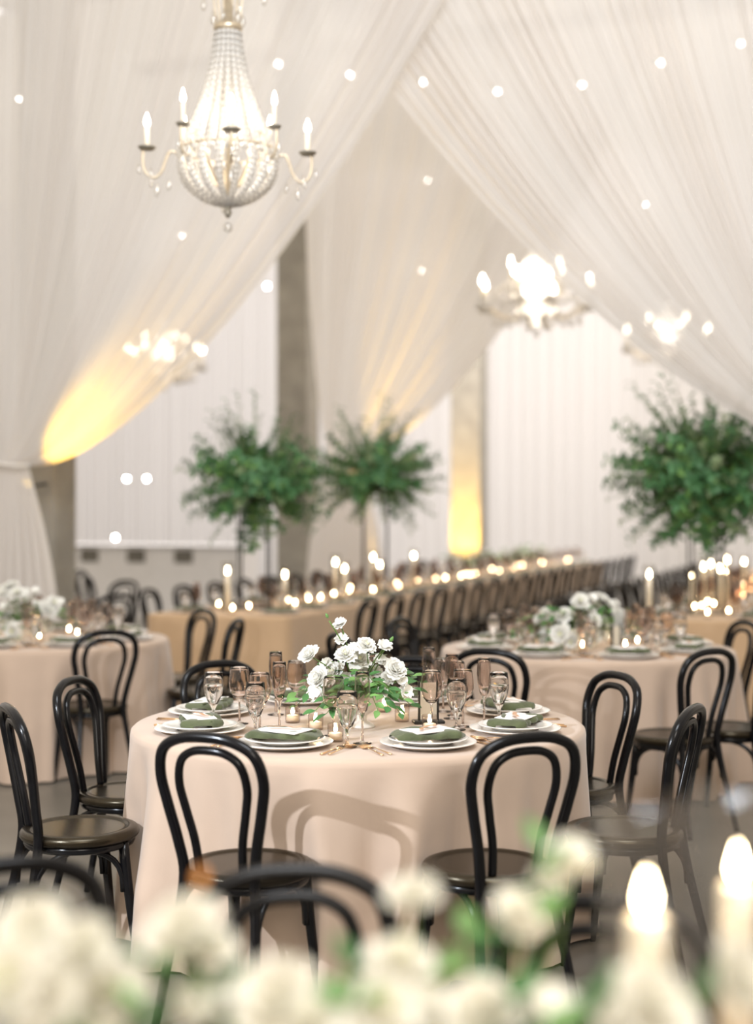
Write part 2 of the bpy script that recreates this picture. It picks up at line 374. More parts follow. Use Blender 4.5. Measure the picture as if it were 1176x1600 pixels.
# ---------------------------------------------------------------- pin lights seen through the sheers
def pin(px, py, p, back, label, r=.021, grp='pin lights behind the drapes'):
    q = on_plane(px, py, p, back)
    kit = [('bulb', mb('pin_bulb').ball((0, 0, 0), r, 10, 6).mesh('bulb')),
           ('socket', mb('steel').lathe([(.0, .05), (.009, .05), (.011, r*.8)], 8).mesh('socket')),
           ('cord', mb('steel').tube([(0, 0, .05), (0, 0, (9.3 if q.y > 19 else 7.4)-q.z)], .0015, 4).mesh('cord'))]
    place('pendant_bulb', kit, q, label, 'light', grp)
for i, (px, py) in enumerate([(435, 100), (547, 117), (661, 128), (777, 143), (909, 133), (1032, 98), (1157, 68)]):
    pin(px, py, T1, .75 if px > 600 else .5, 'small white light glowing through the upper drapes, %s from the left in its row' % ORD[i])
for px, py, lab, bk in [(284, 368, 'small light glowing through the left swag below the chandelier', .3), (1008, 320, 'small light glowing through the right swag above the greenery', .5),
                    (30, 155, 'faint small light at the top left edge of the left swag', .4), (920, 430, 'small light at the edge of the right swag beside the second chandelier', .5)]:
    pin(px, py, T1, bk, lab, .013)
for px, py, lab in [(668, 282, 'upper small light glowing through the middle swag'), (658, 422, 'lower small light glowing through the middle swag')]:
    pin(px, py, T2, .4, lab, .014)
for px, py, lab in [(417, 447, 'small white light left of the grey column'), (198, 748, 'white light left of a pair near the left drape'), (229, 748, 'white light right of a pair near the left drape'), (180, 840, 'low white light above the white counter')]:
    pin(px, py, at_depth(300, 800, 21.5), 0, lab, .022)

# ---------------------------------------------------------------- chandeliers
def crystal_drop(b, p, L=.05, r=.012):
    p = Vector(p); b.lathe([(0, 0), (r*.35, -L*.18), (r*.9, -L*.55), (r, -L*.72), (r*.6, -L*.92), (0, -L)], 6, p)
def flame_bulb(b, c, r=.016, h=.07):
    b.lathe([(r*.45, 0), (r*.9, h*.14), (r, h*.3), (r*.75, h*.55), (r*.3, h*.85), (0, h)], 10, c)
def beaded_chandelier(loc, label):
    R = .41; ztop = .67
    kit = []
    # crown
    cr = mb('champagne_metal').lathe([(.0, ztop-.005), (.07, ztop-.005), (.075, ztop+.01), (.07, ztop+.025), (.03, ztop+.03), (.02, ztop+.2), (0, ztop+.2)], 20)
    crc = MB().use('clear_crystal')
    for k in range(6):
        a = 2*PI*k/6+.3; d = Vector((math.cos(a), math.sin(a), 0))
        pts = [d*(.06+.11*(t**1.4))+Vector((0, 0, ztop+.02+.30*math.sin(t*2.1)-.02*t)) for t in [j/9 for j in range(10)]]
        pts += [pts[-1]+d*.02+Vector((0, 0, -.02))]
        cr.tube(pts, .005, 6); crystal_drop(crc, pts[-1]-Vector((0, 0, .01)), .085, .016)
        q = d*.075+Vector((0, 0, ztop+.1)); crystal_drop(crc, q, .08, .018)
    kit.append(('crown', cr.mesh('crown'), [('crown_crystals', crc.mesh('crown_crystals'))]))
    kit.append(('stem', mb('champagne_metal').tube([(0, 0, -.20), (0, 0, ztop+.2)], .01, 8).mesh('stem')))
    kit.append(('chain', mb('champagne_metal').tube([(0, 0, ztop+.2), (0, 0, 7.4-loc[2])], .006, 6).mesh('chain')))
    # beaded cone and basket
    ns = 17
    cone = mb('crystal'); z0 = .05
    for i in range(21):
        t = i/20; z = ztop-.02-(ztop-.05)*t
        r = .06+(.245-.06)*(t**1.6); br = .0165+.005*t
        cone.ball((r, 0, z), br, 7, 5)
    cm = cone.mesh('bead_strand')
    bas = mb('crystal')
    for i in range(15):
        t = i/14; a = t*PI/2
        bas.ball((.24*math.cos(a)+.02*math.sin(2*a), 0, z0-.02-.245*math.sin(a)), .0195, 7, 5)
    bm_ = bas.mesh('basket_strand')
    kit.append(('ring', mb('champagne_metal').tube([(.245*math.cos(2*PI*k/32), .245*math.sin(2*PI*k/32), z0) for k in range(32)], .007, 6, closed=True).mesh('ring')))
    kit.append(('finial', mb('aged_silver').lathe([(0, -.2), (.05, -.2), (.055, -.21), (.02, -.225), (.016, -.25), (.022, -.265), (.008, -.29), (0, -.29)], 14).mesh('finial'),
                [('finial_crystal', MB().use('clear_crystal').ball((0, 0, -.34), .026, 8, 6).mesh('finial_crystal'))]))
    e = place('beaded_chandelier', kit, loc, label, 'chandelier')
    for k in range(ns):
        ob('bead_strand', cm, e, rot=(0, 0, 2*PI*k/ns))
        ob('basket_strand', bm_, e, rot=(0, 0, 2*PI*(k+.5)/ns))
    # arms
    pts = []
    ctrl = [(.05, -.2), (.12, -.17), (.2, -.06), (.245, .02), (.29, .04), (.315, 0), (.335, -.06), (.37, -.095), (.41, -.08), (.43, -.03), (.43, .045)]
    def cat(C, n=5):
        out = []
        for i in range(len(C)-1):
            p0, p1, p2, p3 = C[max(i-1, 0)], C[i], C[i+1], C[min(i+2, len(C)-1)]
            for j in range(n):
                t = j/n; out.append(tuple(.5*((2*p1[q])+(-p0[q]+p2[q])*t+(2*p0[q]-5*p1[q]+4*p2[q]-p3[q])*t*t+(-p0[q]+3*p1[q]-3*p2[q]+p3[q])*t**3) for q in range(len(p1))))
        out.append(C[-1]); return out
    arm = mb('champagne_metal').tube([(x, 0, z) for x, z in cat(ctrl)], .0075, 6).mesh('arm')
    pan = mb('aged_silver').lathe([(0, .045), (.035, .045), (.046, .056), (.047, .06), (.03, .052), (0, .052)], 16, (R, 0, 0)).mesh('drip_pan')
    slv = mb('candle_sleeve').lathe([(0, .05), (.0125, .05), (.0125, .165), (0, .165)], 10, (R, 0, 0)).mesh('candle_sleeve')
    blb = mb('bulb'); flame_bulb(blb, (R, 0, .165)); blb = blb.mesh('bulb')
    cr = MB().use('clear_crystal')
    for a in (0, 1, 2): crystal_drop(cr, (R+.04*math.cos(a*2.1), .04*math.sin(a*2.1), -.02-.03*a), .06, .012)
    crystal_drop(cr, (.36, 0, -.12), .075, .014); crystal_drop(cr, (.3, 0, -.1), .06, .012)
    cr = cr.mesh('arm_crystals')
    for k, a in enumerate([8, 52, 100, 142, 188, 232, 278, 322]):
        ao = ob('arm', arm, e, rot=(0, 0, math.radians(a)))
        dz = .07 if k % 2 else 0.0
        ob('drip_pan', pan, ao); ob('candle_sleeve', slv, ao); ob('bulb', blb, ao); ob('arm_crystals', cr, ao)
        if k % 2: ao.location.z = .07; ao.scale = (.78, .78, 1)
    lamp('chandelier_glow', 'POINT', Vector(loc)+Vector((0, 0, .12)), 5, (1, .9, .76), .1)
    return e
beaded_chandelier(at_depth(356, 252, 7.5), 'crystal beaded chandelier with candle bulbs hanging at upper left')

def crystal_chandelier(loc, label, R, scale=1.0, n=12):
    kit = [('body', mb('crystal').lathe([(0, -.30), (.05, -.28), (.09, -.2), (.24, -.14), (.16, -.06), (.1, .02), (.2, .1), (.12, .2), (.18, .32), (.1, .42), (.04, .55), (0, .55)], 16).mesh('body')),
           ('chain', mb('champagne_metal').tube([(0, 0, .5), (0, 0, ((9.3 if loc[1] > 19 else 7.4)-loc[2])/scale)], .006, 6).mesh('chain')),
           ('bottom_crystal', mb('crystal').ball((0, 0, -.36), .035, 8, 6).mesh('bottom_crystal'))]
    e = place('crystal_chandelier', kit, loc, label, 'chandelier', scale=(scale, scale, scale))
    arm = mb('champagne_metal').tube([(.03+(R-.03)*t, 0, -.1-.16*math.sin(t*PI*.95)+.1*t) for t in [j/10 for j in range(11)]], .008, 6).mesh('arm')
    cup = mb('crystal').lathe([(0, .0), (.03, .0), (.05, .015), (.02, .01), (0, .02)], 10, (R, 0, -.01)).mesh('drip_pan')
    slv = mb('candle_sleeve').lathe([(0, 0), (.016, 0), (.016, .13), (0, .13)], 8, (R, 0, 0)).mesh('candle_sleeve')
    blb = mb('bulb'); flame_bulb(blb, (R, 0, .13), .026, .11); blb = blb.mesh('bulb')
    cr = mb('crystal')
    for j in range(5): crystal_drop(cr, (R+.05*math.cos(j*1.26), .05*math.sin(j*1.26), -.02), .11, .024)
    for j in range(4): crystal_drop(cr, (R*(.35+.15*j), 0, -.17-.03*math.sin(j)), .1, .026)
    cr = cr.mesh('arm_crystals')
    swg = mb('crystal')
    for j in range(9):
        t = j/8; a = 2*PI/n*t; swg.ball((R*.98*math.cos(a), R*.98*math.sin(a), -.03-.09*math.sin(PI*t)), .022, 6, 4)
    swg = swg.mesh('crystal_swag')
    up = mb('crystal')
    for j in range(12):
        t = j/11; up.ball((.05+(R*.95-.05)*t**1.6, 0, .42-.4*t), .022, 6, 4)
    up = up.mesh('crystal_strand')
    for k in range(n):
        a = 2*PI*k/n+.1
        tier = k % 3 == 1
        ao = ob('arm', arm, e, rot=(0, 0, a))
        if tier: ao.scale = (.62, .62, 1); ao.location.z = .16
        for nm, me in (('drip_pan', cup), ('candle_sleeve', slv), ('bulb', blb), ('arm_crystals', cr)): ob(nm, me, ao)
        ob('crystal_swag', swg, e, rot=(0, 0, a)); ob('crystal_strand', up, e, rot=(0, 0, a))
    lamp('chandelier_glow', 'POINT', Vector(loc)+Vector((0, 0, .1)), 40, (1, .92, .8), .15)
    return e
crystal_chandelier(at_depth(838, 466, 15.0), 'bright crystal chandelier hanging right of centre in the hall', .56)
crystal_chandelier(at_depth(1042, 535, 20.0), 'far crystal chandelier half hidden behind the right swag', .56)
crystal_chandelier(at_depth(258, 565, 20.0), 'far crystal chandelier half hidden behind the left swag', .50)

# ---------------------------------------------------------------- yellow uplights
def uplight(p, target, energy, label, angle=46, color=(1.0, 0.62, 0.10)):
    kit = [('housing', mb('fixture').lathe([(0, 0), (.075, 0), (.08, .01), (.08, .13), (.07, .14), (0, .13)], 16).mesh('housing')),
           ('lens', mb('lens').lathe([(0, .142), (.068, .141)], 16).mesh('lens'))]
    place('uplight', kit, (p[0], p[1], 0), label, 'light')
    lamp('uplight_beam', 'SPOT', (p[0], p[1], .2), energy, color, .05, target, angle, .7)
YEL = (1.0, 0.58, 0.06)
lp = on_plane(46, 752, T1, .30); tg = on_plane(185, 640, T1, .02)          # added lamp, hidden behind the drape tail, to yellow the lower swag
dr = (tg-lp).normalized(); qr = dr.to_track_quat('Z', 'Y').to_euler()
e = place('added_clamp_light', [('housing', mb('fixture').lathe([(0, -.16), (.05, -.15), (.06, -.13), (.06, -.02), (.05, -.02), (.045, -.05), (0, -.05)], 16).mesh('housing')), ('lens', mb('lens').lathe([(0, -.035), (.045, -.034)], 16).mesh('lens'))], lp, 'added lamp on the left column, hidden by the tail, yellowing the swag', 'light', rot=tuple(qr))
arm = mb('fixture').tube([Vector((0, 0, 0)), Vector((colA.x+.1, colA.y-.12, lp.z))-(lp-dr*.12)], .012, 6).mesh('bracket')
bo = ob('bracket', arm, e); bo.matrix_parent_inverse = e.rotation_euler.to_matrix().to_4x4().inverted(); bo.location = -dr*.12
lamp('added_clamp_beam', 'SPOT', lp, 330, YEL, .03, tg, 52, .9)
p = on_plane(590, 1000, T2); uplight((p.x-U.x*.3, p.y-U.y*.3), on_plane(615, 670, T2), 1500, 'black floor uplight under the middle swag', 22, YEL)
fp = col2-U*.8-V*.02; uplight((fp.x, fp.y), col2-U*.28+Vector((0, 0, 3.2)), 1000, 'black floor uplight in front of the yellow washed column', 70, YEL)

# ---------------------------------------------------------------- chairs
def chair_kit():
    def bezp(C, n):
        out = []
        for i in range(len(C)-1):
            p0, p1, p2, p3 = [Vector(C[max(0, min(len(C)-1, q))]) for q in (i-1, i, i+1, i+2)]
            for j in range(n):
                t = j/n; out.append(.5*((2*p1)+(-p0+p2)*t+(2*p0-5*p1+4*p2-p3)*t*t+(-p0+3*p1-3*p2+p3)*t**3))
        out.append(Vector(C[-1])); return out
    def loop(half, legs):
        L = [(-x, y, z) for x, y, z in half]; full = legs[0] + L + [(x, y, z) for x, y, z in reversed(half[:-1])] + legs[1]
        return bezp(full, 5)
    outer = [(.128, -.172, .455), (.143, -.184, .56), (.169, -.2, .67), (.185, -.216, .765), (.163, -.235, .845), (.092, -.247, .884), (0, -.25, .893)]
    lg = [(.172, -.262, 0), (.158, -.225, .16), (.14, -.19, .32)]
    P = loop(outer, [[(-x, y, z) for x, y, z in lg], [(x, y, z) for x, y, z in reversed(lg)]])
    n = len(P); rad = [.0135+.004*min(1, 6*min(i/n, 1-i/n)) for i in range(n)]
    back = mb('lacquer').tube(P, rad, 10).mesh('back_frame')
    inner = [(.078, -.16, .462), (.086, -.175, .56), (.108, -.192, .66), (.122, -.207, .74), (.106, -.222, .81), (.06, -.231, .843), (0, -.233, .85)]
    hoop = mb('lacquer').tube(loop(inner, [[], []]), .0138, 10).mesh('inner_hoop')
    seat = mb('lacquer_seat').lathe([(0, .462), (.15, .462), (.163, .4615), (.167, .466), (.185, .468), (.2, .463), (.207, .452), (.207, .44), (.198, .43), (.17, .427), (.0, .427)], 40).mesh('seat')
    apron = mb('lacquer').tube([(.178*math.cos(2*PI*k/36), .178*math.sin(2*PI*k/36), .418) for k in range(36)], .016, 8, closed=True).mesh('seat_ring')
    kit = [('seat', seat), ('seat_ring', apron), ('back_frame', back), ('inner_hoop', hoop)]
    for s in (-1, 1):
        kit.append(('leg', mb('lacquer').tube([(s*.135, .12, .43), (s*.138, .125, .36), (s*.148, .142, .2), (s*.162, .165, 0)], [.018, .0185, .016, .0115], 10).mesh('leg')))
    def arch(a, b):
        a = Vector(a); b = Vector(b); m = (a+b)/2; out = []
        for i in range(15):
            t = i/14; th = PI*t; p = m + (a-m)*math.cos(th)*.93; z = a.z+.155*math.sin(th)**.7
            out.append((p.x, p.y, z))
        return mb('lacquer').tube(out, .0105, 8).mesh('arch_brace')
    rl = [(s*.146, -.2, .255) for s in (-1, 1)]; fl = [(s*.14, .13, .255) for s in (-1, 1)]
    kit += [('arch_brace', arch(rl[0], fl[0])), ('arch_brace', arch(rl[1], fl[1])), ('arch_brace', arch(fl[0], fl[1]))]
    return kit
CHAIR = chair_kit()
def chair(bx, by, face, label, group):
    """bx, by: where the top of the backrest stands; face: point it looks at, or an angle"""
    if isinstance(face, (tuple, Vector)): ang = math.atan2(face[1]-by, face[0]-bx)
    else: ang = face
    c = (bx+.25*math.cos(ang), by+.25*math.sin(ang))
    place('bentwood_chair', CHAIR, (c[0], c[1], 0), label, 'chair', group, rot=ang-PI/2)
    return c
def top_px(px, py, z=.893):
    q = at_z(px, py, z); return q.x, q.y

# ---------------------------------------------------------------- round tables
TZ = .765; TR = .862
def round_cloth(seats, seed, m='cloth'):
    rnd = random.Random(seed); ph = [rnd.uniform(0, 6.28) for _ in range(8)]
    def fold(a): return .45*math.sin(13*a+ph[0]+.9*math.sin(3*a+ph[4]))+.3*math.sin(17*a+ph[1])+.35*math.sin(6*a+ph[2])+.3*math.sin(23*a+ph[3]+math.sin(2*a))+.17*math.sin(37*a+ph[5])
    prof = [(0, TZ), (.3, TZ), (.6, TZ), (TR-.03, TZ), (TR-.012, TZ-.003), (TR-.002, TZ-.012), (TR+.001, TZ-.03)]
    rows = [(r, z, 0) for r, z in prof]
    for i in range(1, 23):
        t = i/22; rows.append((TR+.002+.045*t**1.3, TZ-.03-(TZ-.042)*t, .08*min(1, t*1.5)**.85))
    N = 220; b = mb(m); vs = []
    for r, z, am in rows:
        for k in range(N):
            a = 2*PI*k/N; rr = r+am*fold(a)
            if am > 0:
                for (cx, cy) in seats:
                    dist = math.hypot(cx, cy); da = a-math.atan2(cy, cx); q = .225**2-(dist*math.sin(da))**2
                    if q > 0 and math.cos(da) > 0:
                        lim = dist*math.cos(da)-math.sqrt(q)
                        if lim < rr:
                            w_ = 1.0 if z < .48 else max(0, 1-(z-.48)/.25)
                            rr = rr*(1-w_)+lim*w_
            vs.append((rr*math.cos(a), rr*math.sin(a), z))
    fs = []
    for j in range(len(rows)-1):
        for k in range(N):
            l = (k+1) % N; fs.append((j*N+k, (j+1)*N+k, (j+1)*N+l, j*N+l))
    return b.add(vs, fs).mesh('tablecloth')
def round_table(c, seats, seed, label):
    rel = [(x-c[0], y-c[1]) for x, y in seats]
    kit = [('tablecloth', round_cloth(rel, seed)), ('tabletop', mb('steel').lathe([(0, TZ-.03), (TR-.03, TZ-.03), (TR-.03, TZ-.006), (0, TZ-.006)], 48).mesh('tabletop')),
           ('pedestal', mb('steel').lathe([(0, 0), (.28, 0), (.28, .02), (.04, .04), (.035, TZ-.04), (0, TZ-.04)], 20).mesh('pedestal'))]
    place('round_table', kit, (c[0], c[1], 0), label, 'table')
C1 = (-.069, 5.6); C2 = (1.25, 8.69); C3 = (-2.19, 9.3); C0 = (0.0, 1.42)
seats1 = []
FACE = {320: math.radians(63), 828: math.radians(117)}
for (px, py, lab) in [(320, 1152, 'black bentwood chair at the front left of the nearest round table'), (828, 1152, 'black bentwood chair at the front right of the nearest round table'),
                      (1084, 1108, 'black bentwood chair seen edge-on at the right of the nearest round table'), (965, 1055, 'black bentwood chair just right of the nearest table, behind the edge-on chair'),
                      (12, 1107, 'black bentwood chair cut by the left edge of the picture with a shining seat'), (112, 1063, 'black bentwood chair at the left of the nearest table, second from the picture edge'),
                      (340, 1037, 'black bentwood chair behind the water goblets at the back left of the nearest table'), (650, 1030, 'black bentwood chair behind the flowers at the far side of the nearest table')]:
    x, y = top_px(px, py); seats1.append(chair(x, y, FACE.get(px, C1), lab, 'chairs around the nearest round table'))
round_table(C1, seats1, 1, 'nearest round table under a floor-length blush cloth, set with green napkins')
seats2 = []
for (px, py, lab, fc) in [(762, 1018, 'black bentwood chair in front of the right rear round table, left of its arched shadow', None), (1112, 1018, 'black bentwood chair angled left in front of the right rear round table', math.radians(127)),
                      (1165, 973, 'black bentwood chair at the far right of the right rear round table', None), (1212, 1008, 'black bentwood chair mostly outside the right edge of the picture', math.radians(150)),
                      (622, 968, 'black bentwood chair above the flowers at the left of the right rear round table', None), (528, 993, 'black bentwood chair hidden behind the tall sweet peas', None)]:
    x, y = top_px(px, py); seats2.append(chair(x, y, fc if fc else C2, lab, 'chairs around the right rear round table'))
round_table(C2, seats2, 2, 'right rear round table under a floor-length blush cloth with white flowers')
seats3 = []
for (px, py, lab) in [(168, 988, 'black bentwood chair in front of the left rear round table'), (320, 955, 'black bentwood chair right of the left rear table, nearer to the long table'),
                      (372, 970, 'narrow-looking black bentwood chair right of the left rear table')]:
    x, y = top_px(px, py); seats3.append(chair(x, y, C3, lab, 'chairs around the left rear round table'))
round_table(C3, seats3, 3, 'left rear round table under a floor-length blush cloth, cut by the picture edge')
seats0 = []
for (px, py, lab) in [(455, 1362, 'blurred black bentwood chair in the foreground below the centre table'), (8, 1352, 'blurred black bentwood chair in the lower left corner'), (945, 1412, 'blurred black bentwood chair behind the foreground candle')]:
    x, y = top_px(px, py); seats0.append(chair(x, y, C0, lab, 'chairs at the foreground table'))
round_table(C0, seats0, 4, 'foreground round table under the blurred flowers at the bottom edge')
for (px, py, fx, fy, lab) in [(124, 892, -2.4, 16.6, 'far black bentwood chair left of a group by the left drape'), (136, 901, -2.4, 15.6, 'far black bentwood chair overlapping the leftmost one by the left drape'), (196, 908, -3.6, 15.2, 'far thin-looking black bentwood chair right of the left drape'), (184, 930, -3.4, 13.4, 'black bentwood chair behind the glasses of the left rear table')]:
    x, y = top_px(px, py); chair(x, y, (fx, fy), lab, 'far chairs by the left drape')

# ---------------------------------------------------------------- long tables
def long_cloth(w, L, seed, m):
    rnd = random.Random(seed); b = mb(m); r = .05
    per = []
    def seg(a, c, n): return [(a[0]+(c[0]-a[0])*i/n, a[1]+(c[1]-a[1])*i/n) for i in range(n)]
    hw = w/2
    cs = [(-hw+r, 0), (hw-r, 0), (hw, r), (hw, L-r), (hw-r, L), (-hw+r, L), (-hw, L-r), (-hw, r)]
    ns = [14, 2, int(L*9), 2, 14, 2, int(L*9), 2]
    for i in range(8): per += seg(cs[i], cs[(i+1) % 8], ns[i])
    N = len(per); ph = [rnd.uniform(0, 6.28) for _ in range(4)]
    rows = [(.97, TZ, 0), (1, TZ-.006, 0), (1, TZ-.03, 0)]+[(1, TZ-.03-(TZ-.04)*t/8, t/8) for t in range(1, 9)]
    vs = []
    for k_, z, am in rows:
        for i, (x, y) in enumerate(per):
            nx = (per[(i+1) % N][1]-per[i-1][1]); ny = -(per[(i+1) % N][0]-per[i-1][0]); l = math.hypot(nx, ny) or 1
            s = x*1.0+y; o = am*(.025+.022*math.sin(7*s+ph[0]+math.sin(2*s))+.015*math.sin(15*s+ph[1])) - (0.012 if z == TZ else 0)
            vs.append((x+nx/l*o, y+ny/l*o, z))
    fs = [(j*N+i, (j+1)*N+i, (j+1)*N+(i+1) % N, j*N+(i+1) % N) for j in range(len(rows)-1) for i in range(N)]
    fs.append(tuple(range(N)))
    me = b.add(vs, fs).mesh('tablecloth'); return me
def long_table(O, w, L, seed, label):
    kit = [('tablecloth', long_cloth(w, L, seed, 'uplit_tan_cloth')),
           ('tabletop', mb('steel').box((0, L/2, TZ-.025), (w-.06, L-.06, .03)).mesh('tabletop', False))]
    for i in range(4):
        kit.append(('trestle', mb('steel').box((0, .5+i*(L-1)/3, .36), (w*.6, .05, .72)).mesh('trestle', False)))
    place('long_table', kit, (O.x, O.y, 0), label, 'table', rot=-HA)
O1 = Vector((-1.265, 11.35, 0)); L1 = 13.0; O2 = Vector((2.40, 10.85, 0)); L2 = 10.0
long_table(O1, 1.2, L1, 11, 'long banquet table with candles running back through the hall at left')
long_table(O2, 1.12, L2, 12, 'long banquet table with candles at the right edge of the picture')
def loc(O, a, v, z=0): return O+U*a+V*v+Vector((0, 0, z))
aV = math.atan2(V.y, V.x)
for i in range(20):
    q = loc(O1, .36+.635*i, 1.17); chair(q.x, q.y, aV+PI+random.uniform(-.06, .06), "black bentwood chair, %s from near end on left long table's right side" % ORD[i], 'chairs along the right side of the left long table')
for i in (0, 1, 2, 3, 4, 5, 6, 7, 11, 12):
    q = loc(O1, 1.1+.66*i, -1.17); chair(q.x, q.y, aV+random.uniform(-.06, .06), "black bentwood chair, %s from near end on left long table's far side" % ORD[i], 'chairs along the far side of the left long table')
for i in range(13):
    q = loc(O2, .75+.66*i, -1.13); chair(q.x, q.y, aV+random.uniform(-.06, .06), "black bentwood chair, %s from near end on right long table's left side" % ORD[i], 'chairs along the left side of the right long table')

# ---------------------------------------------------------------- tableware kits
def wine_kit(m, h=.215, rb=.041, rr=.033, shell=False):
    b = mb(m).lathe([(0, 0), (.033, .0), (.034, .003), (.012, .007), (.0045, .014), (.004, h*.38), (.006, h*.42), (.02, h*.46), (rb*.86, h*.56), (rb, h*.68), (rb*.97, h*.8), (rr+.003, h*.95), (rr, h)], 24)
    if shell: b.lathe([(rr, h), (rr-.0012, h), (rr+.0008, h*.95), (rb*.97-.0016, h*.8), (rb-.0018, h*.68), (rb*.86-.0018, h*.565), (.018, h*.475), (0, h*.455)], 24)
    return b.mesh('wine_glass')
def flute_kit(m, h=.25, shell=False):
    b = mb(m).lathe([(0, 0), (.032, 0), (.033, .003), (.01, .007), (.0045, .014), (.0038, h*.32), (.006, h*.37), (.016, h*.46), (.0255, h*.62), (.0275, h*.76), (.0255, h*.92), (.024, h)], 22)
    if shell: b.lathe([(.024, h), (.023, h), (.0242, h*.92), (.0260, h*.76), (.0238, h*.62), (.0142, h*.47), (0, h*.42)], 22)
    return b.mesh('champagne_flute')
def goblet_kit(h=.19, m='clear_glass', shell=False):
    g = mb(m).lathe([(0, 0), (.034, 0), (.035, .003), (.012, .007), (.006, .013), (.005, h*.2), (.008, h*.27), (.02, h*.38), (.033, h*.55), (.038, h*.7), (.0365, h*.84), (.033, h)], 24)
    if shell: g.lathe([(.033, h), (.0318, h), (.0350, h*.84), (.0364, h*.7), (.0312, h*.55), (.018, h*.395), (0, h*.335)], 24)
    wt = mb('water').lathe([(0, h*.34), (.0175, h*.395), (.0308, h*.55), (.0362, h*.7), (.036, h*.76), (0, h*.76)], 24)
    return [('glass', g.mesh('glass')), ('water', wt.mesh('water'))]
WINE = wine_kit('smoky_glass'); FLUTE = flute_kit('smoky_glass'); GOB = goblet_kit()
WINE1 = wine_kit('smoky_crystal', shell=True); FLUTE1 = flute_kit('smoky_crystal', shell=True); GOB1 = goblet_kit(.19, 'clear_solid', True)
CHARGER = mb('porcelain').lathe([(0, .006), (.1, .006), (.11, .002), (.112, .0), (.118, .001), (.125, .006), (.152, .012), (.166, .016), (.168, .018), (.165, .020), (.14, .016), (.115, .011), (.1, .0105), (0, .0105)], 40).mesh('charger_plate')
PLATE = mb('porcelain').lathe([(0, .002), (.075, .002), (.078, .0), (.084, .001), (.09, .006), (.118, .014), (.137, .018), (.138, .020), (.134, .021), (.112, .0165), (.088, .0105), (.08, .008), (0, .008)], 40).mesh('dinner_plate')
def napkin_mesh(seed):
    rnd = random.Random(seed); ph = [rnd.uniform(0, 6.28) for _ in range(3)]
    b = mb('velvet_green'); nu = 28; prof = [(-1, .15), (-1.03, .5), (-.96, .88), (-.6, 1.0), (0, .96), (.6, 1.0), (.96, .88), (1.03, .5), (1, .15)]
    def fn(s, t):
        x = (s-.5)*.255; e = min(1, 6*min(s, 1-s)+.25); p = prof[int(round(t*(len(prof)-1)))]
        wob = 1+.08*math.sin(9*x*10+ph[0])+.05*math.sin(31*x+ph[1])
        y = p[0]*.07*(e**.5)*wob+.012*math.sin(14*x+ph[2]); z = p[1]*.024*(e**.6)*(1+.18*math.sin(40*x+ph[1])*p[1])
        return (x, y, max(.0005, z))
    b.grid(fn, nu, len(prof)-1)
    b.tube([(-.11+.22*t, .03+.012*math.sin(5*t+ph[0]), .021+.004*math.sin(8*t+ph[1])) for t in [i/14 for i in range(15)]], [.004+.007*math.sin(PI*i/14) for i in range(15)], 7)
    return b.mesh('napkin')
NAPK = [napkin_mesh(i) for i in range(3)]
CARD = [('card', mb('card').box((0, 0, .0015), (.175, .105, .002)).mesh('card', False)),
        ('writing', mb('ink').add([v for i in range(4) for v in ((-.035+.004*i, .022-.011*i, .0029), (.035-.006*i, .022-.011*i, .0029), (.035-.006*i, .024-.011*i, .0029), (-.035+.004*i, .024-.011*i, .0029))], [(4*i, 4*i+1, 4*i+2, 4*i+3) for i in range(4)]).mesh('writing', False))]
CARDM = CARD[0][1]
RIB = mb('copper_ribbon').grid(lambda s, t: ((s-.5)*.12, (t-.5)*.015+.007*math.sin(6*s), .002+.004*math.sin(PI*s)+.0015*math.sin(14*s)), 12, 2).mesh('copper_ribbon')
def fork_mesh():
    b = mb('gold')
    b.tube([(0, -.1, .004), (0, -.05, .005), (0, .02, .007), (0, .05, .004)], [.0048, .0038, .0025, .0032], 8, flat=.5)
    b.grid(lambda s, t: ((s-.5)*.023*(.35+.65*min(1, t*1.6)), .045+.025*t, .004-.003*math.sin(PI*t)), 4, 4)
    for i in range(4): b.tube([(-.0095+.0063*i, .069, .004), (-.0095+.0063*i, .1, .0055), (-.0092+.0061*i, .112, .008)], [.0018, .0016, .0008], 5)
    return b.mesh('fork')
def knife_mesh():
    b = mb('gold'); b.tube([(0, -.11, .004), (0, -.04, .005), (0, .01, .004)], [.0055, .0045, .004], 8, flat=.6)
    b.grid(lambda s, t: (-.007+s*.0175*(1-.65*t**5), .008+.112*t, .0035+.0012*math.sin(PI*s)), 3, 8); return b.mesh('knife')
def spoon_mesh():
    b = mb('gold'); b.tube([(0, -.1, .004), (0, -.04, .006), (0, .035, .008), (0, .048, .006)], [.0048, .0036, .0026, .0035], 8, flat=.5)
    def fn(s, t):
        a = 2*PI*s; r = t; return (.0205*r*math.cos(a), .072+.031*r*math.sin(a), .0015+.0065*r*r)
    b.grid(fn, 18, 4, wrap=True); return b.mesh('spoon')
FORK, KNIFE, SPOON = fork_mesh(), knife_mesh(), spoon_mesh()
def votive_kit(m='blush_glass'):
    g = mb(m).lathe([(0, 0), (.026, 0), (.028, .003), (.0285, .06), (.028, .0615), (.0265, .061)], 18)
    c = mb('wax').lathe([(0, .009), (.023, .009), (.023, .03), (0, .028)], 14)
    f = mb('flame').lathe([(.001, .0), (.006, .006), (.0075, .012), (.004, .024), (0, .033)], 8, (0, 0, .03))
    return [('glass', g.mesh('glass')), ('candle', c.mesh('candle'), [('flame', f.mesh('flame'))])]
VOT = votive_kit()
